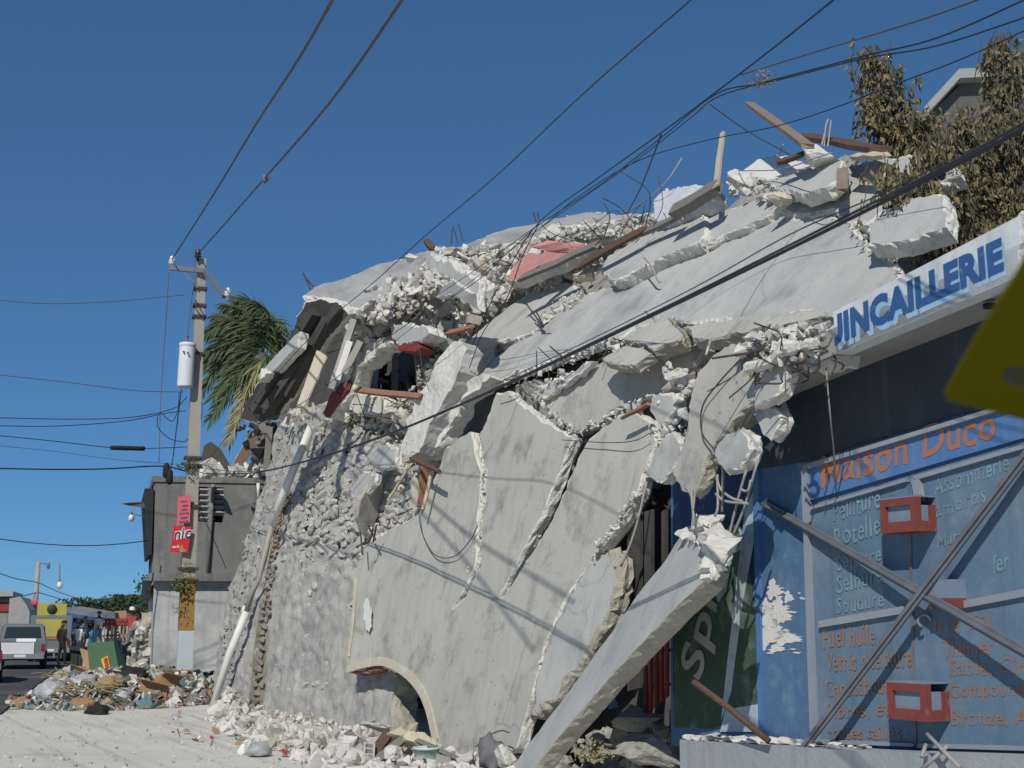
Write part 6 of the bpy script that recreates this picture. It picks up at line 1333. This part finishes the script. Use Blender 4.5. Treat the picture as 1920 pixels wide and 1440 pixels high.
# ---------------------------------------------------------------- the street beyond
def at(px, Y, z=0.0):
    return V((P(px, 1160, Y).x, Y, z))
def wheel(par, c, rad, wd, axis):
    g = Geo(); g.lathe(c - V(axis) * wd / 2, [(rad * .62, 0), (rad * .95, 0), (rad, wd * .2), (rad, wd * .8), (rad * .95, wd), (rad * .62, wd)], 18, axis=axis); w_ = g.build('wheel', 'black', par)
    g = Geo(); g.lathe(c - V(axis) * wd * .42, [(.02, 0), (rad * .6, 0), (rad * .64, wd * .3), (rad * .64, wd * .84), (.05, wd * .84)], 14, axis=axis); g.build('rim', 'chrome', w_)
FD = AH                                        # vehicles point along the street
SD = V((FD.y, -FD.x, 0))                       # to their right
def car(name, label, cat, px, Y, paint, kind, dirv=FD):
    b = at(px, Y); t = thing(name, label, cat, b); f = dirv; s = V((f.y, -f.x, 0))
    def pt(x, y, z): return b + s * x + f * y + UP * z
    def prof(nm, pts, x0, x1, m, par=t, taper=0.0):
        g = Geo(); zmax = max(q[1] for q in pts); zmin = min(q[1] for q in pts)
        def k(z): return 1 - taper * (z - zmin) / max(.01, zmax - zmin)
        A = [pt(x0 * k(z), y, z) for y, z in pts]; B = [pt(x1 * k(z), y, z) for y, z in pts]; n = len(A); g.v += A + B
        area = sum(pts[i][0] * pts[(i + 1) % n][1] - pts[(i + 1) % n][0] * pts[i][1] for i in range(n))
        fl = area > 0
        def add(q): g.face(q if fl else q[::-1])
        add(list(range(n))); add(list(range(2 * n - 1, n - 1, -1)))
        for i in range(n): j = (i + 1) % n; add([i, n + i, n + j, j])
        return g.build(nm, m, par)
    W = .85
    if kind == 'pickup':
        prof('body', [(0, .45), (0, 1.0), (.05, 1.03), (2.0, 1.03), (3.6, 1.02), (4.7, .9), (4.9, .75), (4.9, .4), (4.4, .35), (.4, .35)], -W, W, paint)
        cb = prof('cab', [(2.0, 1.035), (2.12, 1.60), (2.3, 1.68), (3.1, 1.68), (3.25, 1.62), (3.75, 1.035)], -W * .98, W * .98, paint, taper=.16)
        prof('rear_window', [(2.03, 1.14), (2.10, 1.56), (2.08, 1.56), (2.01, 1.14)], -W * .8, W * .8, 'glass', cb, .12)
        for sx_ in (-1, 1): prof('side_window', [(2.3, 1.1), (2.4, 1.58), (3.1, 1.6), (3.5, 1.1)], sx_ * W * .99, sx_ * W * .84, 'glass', cb, .10)
        tg = prof('tailgate', [(-.04, .52), (-.04, 1.0), (-.004, 1.0), (-.004, .52)], -W * .8, W * .55, 'car_white')
        prof('load_sheet', [(.2, 1.03), (.25, 1.14), (1.0, 1.14), (1.0, 1.03)], -W * .2, W * .6, 'white')
    elif kind == 'bus':
        prof('body', [(0, .5), (0, 1.25), (.05, 1.95), (.3, 2.02), (3.0, 2.02), (3.3, 1.9), (3.7, 1.2), (4.6, 1.05), (4.7, .5), (4.2, .38), (.4, .38)], -W, W, 'car_grey')
        prof('rear_panel', [(-.03, 1.1), (-.02, 1.85), (-.004, 1.85), (-.004, 1.1)], -W * .72, W * .72, 'car_yellow')
        prof('rear_trim', [(-.035, .98), (-.035, 1.08), (-.004, 1.08), (-.004, .98)], -W * .9, W * .9, 'trash_orange')
        hb_ = prof('roof_board', [(.4, 2.025), (.4, 2.52), (.5, 2.52), (.5, 2.025)], -W * .72, W * .72, paint)
        g = Geo(); g.lathe(pt(0, .38, 2.28), [(.02, 0), (.21, 0), (.21, .015), (.02, .016)], 20, axis=-f)
        me = g.build('roundel', 'plate_ink', hb_)
        pl = Pl(pt(0, .375, 2.3), -f)
    elif kind == 'car':
        prof('body', [(0, .4), (-.02, .85), (.5, .95), (2.9, .95), (4.2, .85), (4.35, .6), (4.3, .35), (.2, .35)], -W, W, paint)
        cb = prof('cab', [(.35, .955), (.8, 1.5), (1.2, 1.6), (2.3, 1.6), (3.1, .955)], -W * .98, W * .98, paint, taper=.2)
        prof('rear_window', [(.42, 1.03), (.76, 1.46), (.73, 1.46), (.39, 1.03)], -W * .74, W * .74, 'glass', cb, .1)
        for sx_ in (-1, 1): prof('side_window', [(.8, 1.02), (1.05, 1.5), (2.2, 1.52), (2.75, 1.02)], sx_ * W * .99, sx_ * W * .82, 'glass', cb, .13)
    prof('bumper', [(-.12, .42), (-.12, .6), (-.005, .6), (-.005, .42)], -W * .97, W * .97, 'chrome')
    prof('number_plate', [(-.135, .47), (-.135, .57), (-.122, .57), (-.122, .47)], -.2, .2, 'white')
    for sx_ in (-1, 1): prof('tail_lamp', [(-.03, .72), (-.03, .95), (-.003, .95), (-.003, .72)], sx_ * W * .99, sx_ * W * .84, 'lamp_red')
    for y in (.75, 3.75):
        for sx_ in (-1, 1): wheel(t, pt(sx_ * (W - .06), y, .34), .34, .22, s)
    return t
car('pickup', 'white pickup truck seen from behind on the road', 'pickup truck', 42, 50, 'car_grey', 'pickup', V((-.33, 1, 0)).normalized())
car('minibus', 'dark passenger truck with a yellow roof board, ahead of the white pickup', 'minibus', 96, 59, 'car_yellow', 'bus', V((-.31, 1, 0)).normalized())
car('parked_car', 'dark blue car cut off by the left edge', 'car', -50, 39, 'car_blue', 'car', V((-.42, 1, 0)).normalized())

def skin_body(name, par, c, segs, rad, mats_by_z, yaw=0.0):
    names = list(segs); me = bpy.data.meshes.new(name)
    vs_ = [V(segs[n][0]) for n in names]; ed = [(names.index(n), names.index(segs[n][1])) for n in names if segs[n][1]]
    me.from_pydata(vs_, ed, []); o = bpy.data.objects.new(name, me); C.objects.link(o)
    o.modifiers.new('Skin', 'SKIN'); sv = me.skin_vertices[0].data
    for i, n in enumerate(names): sv[i].radius = (rad[n] if isinstance(rad[n], tuple) else (rad[n], rad[n])); sv[i].use_root = (i == 0)
    sb = o.modifiers.new('Subdivision', 'SUBSURF'); sb.levels = sb.render_levels = 1
    dg = bpy.context.evaluated_depsgraph_get(); dg.update(); m2 = bpy.data.meshes.new_from_object(o.evaluated_get(dg))
    bpy.data.objects.remove(o); bpy.data.meshes.remove(me); m2.materials.clear()
    for q in ('skin', mats_by_z[0], mats_by_z[1]): m2.materials.append(M[q])
    for p in m2.polygons:
        z = p.center.z; x = abs(p.center.x); p.use_smooth = True
        p.material_index = 2 if .12 < z < .92 and x < .24 else 1 if .92 <= z < 1.42 and (x < .22 or z > 1.2) else 0
    m2.transform(Matrix.Rotation(yaw, 4, 'Z')); return link(name, m2, c, par)
def person(label, px, Y, shirt, trousers, z=0.0, yaw=0.0, cap=None, stride=.12, lean=0.0):
    c = at(px, Y, z); t = thing('person', label, 'person', c)
    S_ = {'pelvis': ((0, 0, .95), None), 'waist': ((0, lean * .3, 1.1), 'pelvis'), 'chest': ((0, lean * .7, 1.3), 'waist'), 'neck': ((0, lean, 1.48), 'chest'), 'jaw': ((0, lean - .02, 1.56), 'neck'), 'head': ((0, lean, 1.66), 'jaw'),
          'nose': ((0, lean - .11, 1.60), 'jaw'),
          'sl': ((-.19, lean * .8, 1.40), 'chest'), 'el': ((-.25, lean + .02, 1.13), 'sl'), 'wl': ((-.24, lean - .12, .92), 'el'), 'hl': ((-.23, lean - .17, .84), 'wl'), 'sr': ((.19, lean * .8, 1.40), 'chest'), 'er': ((.26, lean + .02, 1.13), 'sr'), 'wr': ((.25, lean - .1, .91), 'er'), 'hr': ((.24, lean - .14, .83), 'wr'),
          'kl': ((-.11, -stride * .6, .5), 'pelvis'), 'al': ((-.11, -stride * .4, .09), 'kl'), 'tl': ((-.12, -stride * .4 - .17, .03), 'al'), 'kr': ((.11, stride * .3, .5), 'pelvis'), 'ar': ((.11, stride, .09), 'kr'), 'tr': ((.12, stride - .17, .03), 'ar')}
    Rr = {'pelvis': (.15, .11), 'waist': (.14, .1), 'chest': (.17, .12), 'neck': .055, 'jaw': .085, 'head': .1, 'nose': .02, 'sl': .075, 'el': .05, 'wl': .035, 'hl': .04, 'sr': .075, 'er': .05, 'wr': .035, 'hr': .04, 'kl': .07, 'al': .045, 'tl': .04, 'kr': .07, 'ar': .045, 'tr': .04}
    skin_body('body', t, c, S_, Rr, (shirt, trousers), yaw)
    g = Geo(); hc = c + V((0, lean, 1.70)); g.lathe(hc, [(.115, -.03), (.12, .02), (.1, .08), (.05, .115), (.01, .12)], 12)
    if cap: g.box(hc + Matrix.Rotation(yaw, 3, 'Z') @ V((0, -.14, -.02)), (.08, 0, 0), (0, .06, 0), (0, 0, .01))
    g.build('cap' if cap else 'hair', cap or 'black', t); return t
person('person in a red shirt and white cap standing on the rubble by the house corner', 247, 56, 'trash_red', 'grey_cloth', .55, .4, 'white')
person('person in black beside the yellow roofed vehicle', 120, 56, 'black', 'black', 0, 2.6, lean=.05)
person('person in a white top walking near the stalls', 148, 60, 'white', 'grey_cloth', 0, .5)
person('person in dark clothes behind the walking white top', 160, 66, 'grey_cloth', 'black', .2, 1.4)
person('person in a maroon top at the far stalls', 141, 68, 'red', 'black', .1, 0)
person('person with a pale shirt by the stall fence', 186, 72, 'white', 'ink', .45, 0)
person('person with a blue sack bending beside the green metal box', 172, 52, 'bag_blue', 'tarp_white', 0, 1.2, lean=-.25)

# green metal box tipped beside the refuse, and stalls
gbx = thing('metal_box', 'dented green metal box with a yellow and red sticker behind the refuse', 'metal box', at(195, 43))
g = Geo(); q = [P(*a, 43) for a in ((163, 1206), (213, 1202), (223, 1256), (196, 1264), (168, 1258))]; g.prism(q, V((-.05, 1.0, 0))); g.build('shell', 'green_bin', gbx)
g = Geo(); q = [P(*a, 42.95) for a in ((189, 1236), (202, 1229), (208, 1258), (197, 1260))]; g.prism(q, V((0, .03, 0))); stk = g.build('sticker', 'yellow', gbx)
g = Geo(); q = [P(*a, 42.9) for a in ((194, 1236), (200, 1232), (204, 1255), (199, 1258))]; g.prism(q, V((0, .02, 0))); g.build('print', 'trash_red', stk)
g = Geo(); q = [P(*a) for a in ((215, 1201, 43.2), (226, 1214, 44), (243, 1203, 45), (250, 1220, 45), (226, 1232, 44.2), (219, 1228, 43.2))]; g.prism(q, V((0, .5, 0))); g.build('lid', 'house_dark', gbx)
tb = thing('market_table', 'dark wooden market table behind the green metal box', 'table', at(238, 46))
g = Geo(); g.prism([P(*a) for a in ((222, 1224, 45), (250, 1222, 45), (252, 1229, 45), (222, 1231, 45))], V((0, 1, 0))); g.build('top', 'wood_brown', tb)
for x in (224, 234, 249): g = Geo(); a = P(x, 1229, 45.3); g.bar(a, V((a.x, a.y, 0)), .1, .1); g.build('leg', 'wood_brown', tb)
st_ = thing('market_stand', 'dark low stand left of the green metal box', 'stand', at(146, 47))
g = Geo(); g.prism([P(*a, 47) for a in ((128, 1212), (158, 1214), (158, 1222), (130, 1218))], V((0, 1, 0))); g.build('top', 'house_dark', st_)
for x in (138, 144, 152): g = Geo(); a = P(x, 1218, 47.2); g.bar(a, V((a.x, a.y, 0)), .12, .12); g.build('leg', 'house_dark', st_)
slab('leaning_board', 'brown board leaning on the left side of the green metal box', [(150, 1216), (166, 1220), (170, 1258), (158, 1250)], Pl(P(160, 1230, 43.4), V((-.3, -1, .2))), .04, ('card', 'card'), jag=.01, inset=.003, cat='board')
aw = thing('stall_awning', 'long blue and white tarpaulin awning over the market stalls', 'awning', at(160, 70))
g = Geo(); top_ = spline([P(100, 1140, 66), P(140, 1146, 69), P(180, 1152, 73), P(216, 1156, 76)], 5); bot = spline([P(104, 1149, 65.8), P(140, 1158, 68.8), P(180, 1163, 72.8), P(216, 1163, 75.8)], 5)
for i in range(len(top_) - 1):
    k = i % 2; A, B, Cc, Dd = top_[i], top_[i + 1], bot[i + 1], bot[i]; mid0, mid1 = A.lerp(Dd, .45), B.lerp(Cc, .45)
    o = len(g.v); g.v += [A, B, mid1, mid0, Dd, Cc, A + V((.6, 2.4, .1)), B + V((.6, 2.4, .1))]
    g.face([o, o + 3, o + 2, o + 1], 1); g.face([o + 3, o + 4, o + 5, o + 2], 0); g.face([o, o + 1, o + 7, o + 6], 1)
g.build('canvas', ['tarp_blue', 'tarp_white'], aw)
for x, Y, y in ((106, 66, 1142), (160, 70, 1150), (184, 73, 1154), (214, 75.5, 1156)): a = P(x, y + 8, Y); g = Geo(); g.bar(a, V((a.x, a.y, 0)), .09, .09); g.build('post', 'wood', aw)
um = thing('parasol', 'small blue market parasol beside the black clothed person', 'parasol', at(121, 62))
g = Geo(); a = P(121, 1167, 62); g.lathe(a, [(.85, -.22), (.83, -.2), (.5, -.02), (.02, .1)], 10); g.build('canopy', 'tarp_blue', um)
g = Geo(); g.tube([a, V((a.x, a.y, 0))], .03, 6); g.build('pole', 'iron', um)
fence = thing('stall_fence', 'red railed stall fence with pale posts under the awning', 'fence', at(206, 74))
for i in range(9):
    x = 181 + i * 7.4; a = P(x, 1168, 74); g = Geo(); g.bar(a, a - UP * 1.0, .13, .1); g.build('post', 'wood_pale' if i % 2 == 0 else 'wood', fence)
for y, m_ in ((1163, 'red'), (1170, 'red'), (1192, 'wood_red')): g = Geo(); g.bar(P(178, y, 73.9), P(246, y - 1, 73.9), .05, .16 if m_ == 'red' else .1); g.build('rail', m_, fence)
g = Geo(); g.prism([P(*q, 74.6) for q in ((160, 1198), (250, 1194), (250, 1212), (160, 1214))], V((0, 3, 0))); g.build('base_wall', 'house_white', fence)
crt = slab('sign_panel', 'pale square panel standing above the stall fence', [(215, 1146), (237, 1145), (238, 1162), (216, 1163)], Pl(P(226, 1155, 75), V((0, -1, 0))), .08, ('card', 'wood'), jag=.005, inset=.003, cat='panel')
# far buildings, pole, trees
def block(name, label, quad, Y, dep, m, roof=None):
    t = thing(name, label, 'building', at(quad[0][0], Y)); g = Geo(); q = [P(x, y, Y) for x, y in quad]; q += []
    lo = [V((q[-1].x, q[-1].y, 0)), V((q[0].x, q[0].y, 0))]; g.prism(q + lo, V((-.3 * dep, dep, 0))); g.build('wall', m, t)
    if roof:
        g = Geo(); a, b = P(quad[0][0] - 2, quad[0][1], Y - .3), P(quad[-1][0] + 2, quad[-1][1], Y - .3); g.prism([a, b, b + UP * .25, a + UP * .25], V((-.3 * dep, dep, 0))); g.build('roof', roof, t)
    return t
b1 = block('far_building', 'far flat roofed building with a red wall panel at the left edge', [(-60, 1119), (22, 1118)], 68, 8, 'house_grey', 'gable_roof')
g = Geo(); g.prism([P(*a, 67.9) for a in ((-40, 1132), (17, 1131), (17, 1146), (-40, 1147))], V((0, .05, 0))); g.build('wall_panel', 'red', b1)
g = Geo(); g.prism([P(*a, 67.8) for a in ((-60, 1124), (20, 1123), (20, 1129), (-60, 1130))], V((0, .05, 0))); g.build('shadow_gap', 'hole', b1)  # dark plate painted in place of the gap's shadow
block('far_building', 'far grey building with a dark side, right of the red panelled one', [(18, 1122), (38, 1118), (56, 1143)], 66, 9, 'slat')
block('far_building', 'far pale wide building behind the yellow roof board', [(52, 1136), (66, 1128), (128, 1131)], 92, 9, 'mortar')
fp = thing('utility_pole', 'far thin utility pole with a red round board', 'utility pole', at(66, 72))
g = Geo(); g.tube([at(64, 72), P(72, 1053, 72)], .17, 7, r2=.11); g.build('shaft', 'pole', fp)
g = Geo(); g.lathe(P(65, 1129, 71.7), [(.02, 0), (.2, .0), (.2, .04), (.02, .04)], 16, axis=(0, -1, 0)); bd = g.build('round_board', 'poster_pink', fp)
g = Geo(); g.bar(P(72, 1056, 72), P(90, 1058, 72), .08, .08); g.lathe(P(91, 1060, 72), [(.02, -.2), (.1, -.1), (.08, .1), (.02, .15)], 8); g.build('lamp_arm', 'iron', fp)
def far_tree(label, px, Y, y_top, wd, n, seed):
    b = at(px, Y); tp = P(px, y_top, Y); h = tp.z; t = thing('far_tree', label, 'tree', b); r = random.Random(seed)
    g = Geo(); g.tube([b, b + V((.1, 0, h * .5)), b + V((0, 0, h * .8))], .22, 6, r2=.08)
    for k in range(4): g.tube([b + V((0, 0, h * .45)), b + V((r.uniform(-wd, wd) * .5, r.uniform(-1, 1), h * r.uniform(.65, .9)))], .08, 5, r2=.03)
    g.build('trunk', 'bark', t); g = Geo()
    cl = [V((r.gauss(0, wd * .36), r.gauss(0, wd * .3), h * r.uniform(.45, .96))) for _ in range(22)]
    for _ in range(n):
        c = b + r.choice(cl) + V((r.gauss(0, .35), r.gauss(0, .35), r.gauss(0, .28)))
        if c.z > h * 1.02: continue
        ax_ = V((r.gauss(0, 1), r.gauss(0, 1), r.gauss(0, 1))).normalized(); e = ax_.cross(V((r.gauss(0, 1), r.gauss(0, 1), r.gauss(0, 1)))).normalized(); s = r.uniform(.1, .22)
        g.add([c - ax_ * s, c + e * s * .5, c + ax_ * s, c - e * s * .5], [[0, 1, 2, 3]])
    g.build('crown', 'far_tree', t)['kind'] = 'stuff'
far_tree('far rounded tree above the middle of the blue awning', 160, 92, 1122, 1.7, 2200, 1)
far_tree('far tree tallest beside the grey house', 243, 96, 1117, 1.8, 2600, 2)
far_tree('far low tree just right of the awning', 212, 104, 1134, 1.6, 1600, 3)
far_tree('far tree half hidden by the grey house edge', 270, 100, 1128, 1.6, 2000, 4)
far_tree('far thin tree whose top peeks out above the others beside the grey house', 277, 90, 1062, .7, 420, 5)
scatter('far_rubble', [(250, 1215), (262, 1170), (285, 1160), (286, 1262), (256, 1262)], HS.off(-2), 160, .15, .7, ['rubble', 'broken_tan', 'mass', 'trash'], 0, .4, 2, seed=81)
m_ = scatter('far_rubble', [(228, 1215), (286, 1200), (286, 1222), (230, 1228)], Pl((0, 50, .3), UP), 80, .15, .6, ['rubble', 'trash', 'mass'], 0, .2, 2, seed=82)

# refuse heap at the roadside
HC = ground(262, 1308)
def heap(x, y):
    dx = (x - HC.x) / 2.3; dy = (y - HC.y) / 4.0; return max(0, 1 - dx * dx - dy * dy) ** .7 * .74 + .05 * nz((x, y, 0), 1.3)
g = Geo(); N = 44
for j in range(N + 1):
    for i in range(N + 1):
        x = HC.x - 3.4 + 6.8 * i / N; y = HC.y - 4.6 + 9.2 * j / N; g.v.append(V((x, y, -.03 + heap(x, y) * .8 + max(0, heap(x, y)) * .25 * nz((x, y, 0), 2.6))))
for j in range(N):
    for i in range(N): a = j * (N + 1) + i; g.face([a, a + 1, a + N + 2, a + N + 1], 0, False)
tag(g.build('refuse_heap', 'trash'), kind='stuff')
r = random.Random(77); tm = ['trash', 'card', 'trash_orange', 'bag_clear', 'white', 'trash_teal', 'trash_red', 'grey_cloth', 'straw', 'leaf_green', 'dust', 'pale_blue', 'tile_yellow', 'black', 'rubble']
wts = [6, 2.2, .5, 3.5, 1.2, .6, .35, 2.5, 2, 1.5, 3, .8, .8, 1, 3]
g = Geo()
for _ in range(3800):
    a = r.uniform(0, 2 * math.pi); k = r.random() ** .5 * 1.1; x = HC.x + math.cos(a) * 2.4 * k; y = HC.y + math.sin(a) * 4.3 * k
    s = .04 + .26 * r.random() ** 2.8; me = r.choice(HULLS); qt = Quaternion((r.gauss(0, 1), r.gauss(0, 1), r.gauss(0, 1), r.gauss(0, 1))).normalized().to_matrix(); fl = r.choice((.12, .3, .7, .8))
    p = V((x, y, max(0, heap(x, y)) * .85 + .03)); mi = r.choices(range(len(tm)), wts)[0]
    g.add([p + qt @ V((q.co.x * s * 1.2, q.co.y * s, q.co.z * s * fl)) for q in me.vertices], [list(f.vertices) for f in me.polygons], mi)
tag(g.build('mixed_refuse', tm), kind='stuff')
def on_heap(px, py, up=.05):
    d = ray(px, py); t = 20.0
    while t < 60:
        p = CAM + d * t
        if p.z <= max(0, heap(p.x, p.y)) * .85: break
        t += .05
    return CAM + d * t + UP * up
for nm, lb, px, py, sz, m_, sd in (('rubbish_bag', 'big clear rubbish bag on the left flank of the refuse heap', 96, 1306, (.9, .7, .75), 'bag_clear', 3), ('rubbish_bag', 'pale rubbish bag high on the refuse heap under the green box', 158, 1283, (.9, .7, .5), 'bag_clear', 4),
      ('rubbish_bag', 'black rubbish bag at the front foot of the refuse heap', 183, 1338, (.55, .5, .45), 'black', 5), ('rubbish_bag', 'orange wrapped bundle low on the refuse heap', 152, 1324, (.75, .4, .35), 'trash_orange', 6),
      ('rubbish_bag', 'bright blue bag on the crest of the refuse heap', 138, 1270, (.4, .4, .4), 'bag_blue', 7), ('rubbish_bag', 'tan sack on the right shoulder of the refuse heap', 205, 1285, (1.1, .7, .4), 'card', 8),
      ('rubbish_bag', 'grey crumpled bag between the tan sack and the pole', 230, 1308, (.6, .5, .45), 'bag_clear', 9), ('rubbish_bag', 'teal bag on the right foot of the refuse heap', 274, 1328, (.4, .35, .5), 'trash_teal', 10),
      ('rubbish_bag', 'white bag by the pole foot on the refuse heap', 278, 1292, (.6, .5, .3), 'white', 11), ('rubbish_bag', 'dark sack shaded beneath the metal box lid', 245, 1268, (1.2, .8, .45), 'black', 12)):
    blob(nm, lb, 'rubbish bag', on_heap(px, py, .02), tuple(q * .72 for q in sz), m_, sd, wr=.6)
for lb, px, py, sz, rz in (('flat brown cardboard box by the pole foot', 288, 1302, (.6, .36, .2), .2), ('cardboard box tilted on the crest of the refuse heap', 162, 1264, (.8, .4, .14), -.5), ('brown carton leaning near the tan sack', 312, 1288, (.45, .36, .22), .6)):
    c = on_heap(px, py, .1); t = thing('cardboard_box', lb, 'cardboard box', c); g = Geo(); Rz = Matrix.Rotation(rz, 3, 'Z') @ Matrix.Rotation(.25, 3, 'Y')
    g.box(c, Rz @ V((sz[0] / 2, 0, 0)), Rz @ V((0, sz[1] / 2, 0)), Rz @ V((0, 0, sz[2] / 2))); bx_ = g.build('body', 'card', t)
    g = Geo(); e = c + Rz @ V((0, -sz[1] / 2, sz[2] / 2)); g.prism([e - Rz @ V((sz[0] / 2, 0, 0)), e + Rz @ V((sz[0] / 2, 0, 0)), e + Rz @ V((sz[0] / 2, -.2, .08)), e + Rz @ V((-sz[0] / 2, -.2, .08))], (0, 0, .012)); g.build('flap', 'card', t)
for k, (px, py, n) in enumerate(((178, 1300, 26), (112, 1272, 22), (200, 1298, 16))):
    g = Geo(); c = on_heap(px, py, .1); r = random.Random(k)
    for _ in range(n):
        d = V((r.gauss(0, 1), r.gauss(0, .7), r.gauss(0, .25))).normalized(); L = r.uniform(.25, .7); p = c + V((r.gauss(0, .25), r.gauss(0, .3), r.gauss(0, .06)))
        g.tube([p - d * L / 2, p + V((0, 0, .05)), p + d * L / 2], .013, 4)
    tag(g.build('dry_stalks', 'straw'), kind='stuff')
scatter('litter', [(300, 1335), (420, 1330), (640, 1420), (560, 1435), (330, 1390)], Pl((0, 0, .02), UP), 60, .05, .2, ['bag_clear', 'trash_teal', 'white', 'trash_red', 'card', 'pale_blue'], 0, .01, 2, seed=91, flat=.25)

# ---------------------------------------------------------------- yellow sign board close by
SN = Pl(P(1860, 640, 1.5), V((.1, -.46, -.88)))
ys = thing('yellow_sign', 'olive yellow sign board close by, cut off by the right edge', 'sign', P(1990, 640, 1.5))
g = Geo(); q = [SN.hit(*a) for a in ((1776, 752), (1772, 738), (1830, 634), (1906, 516), (1930, 470), (2120, 470), (2120, 815), (1922, 788))]; g.prism(q, SN.n * -.004); g.build('board', 'plate_yellow', ys)
lettering('ea', (1878, 718), (1990, 730), (1882, 684), SN, 'plate_ink', ys, .001, bold=.02)
g = Geo(); a = SN.off(-.03).hit(2080, 700); g.tube([V((a.x, a.y, 0)), a + UP * .15], .02, 8); g.build('post', 'iron', ys)
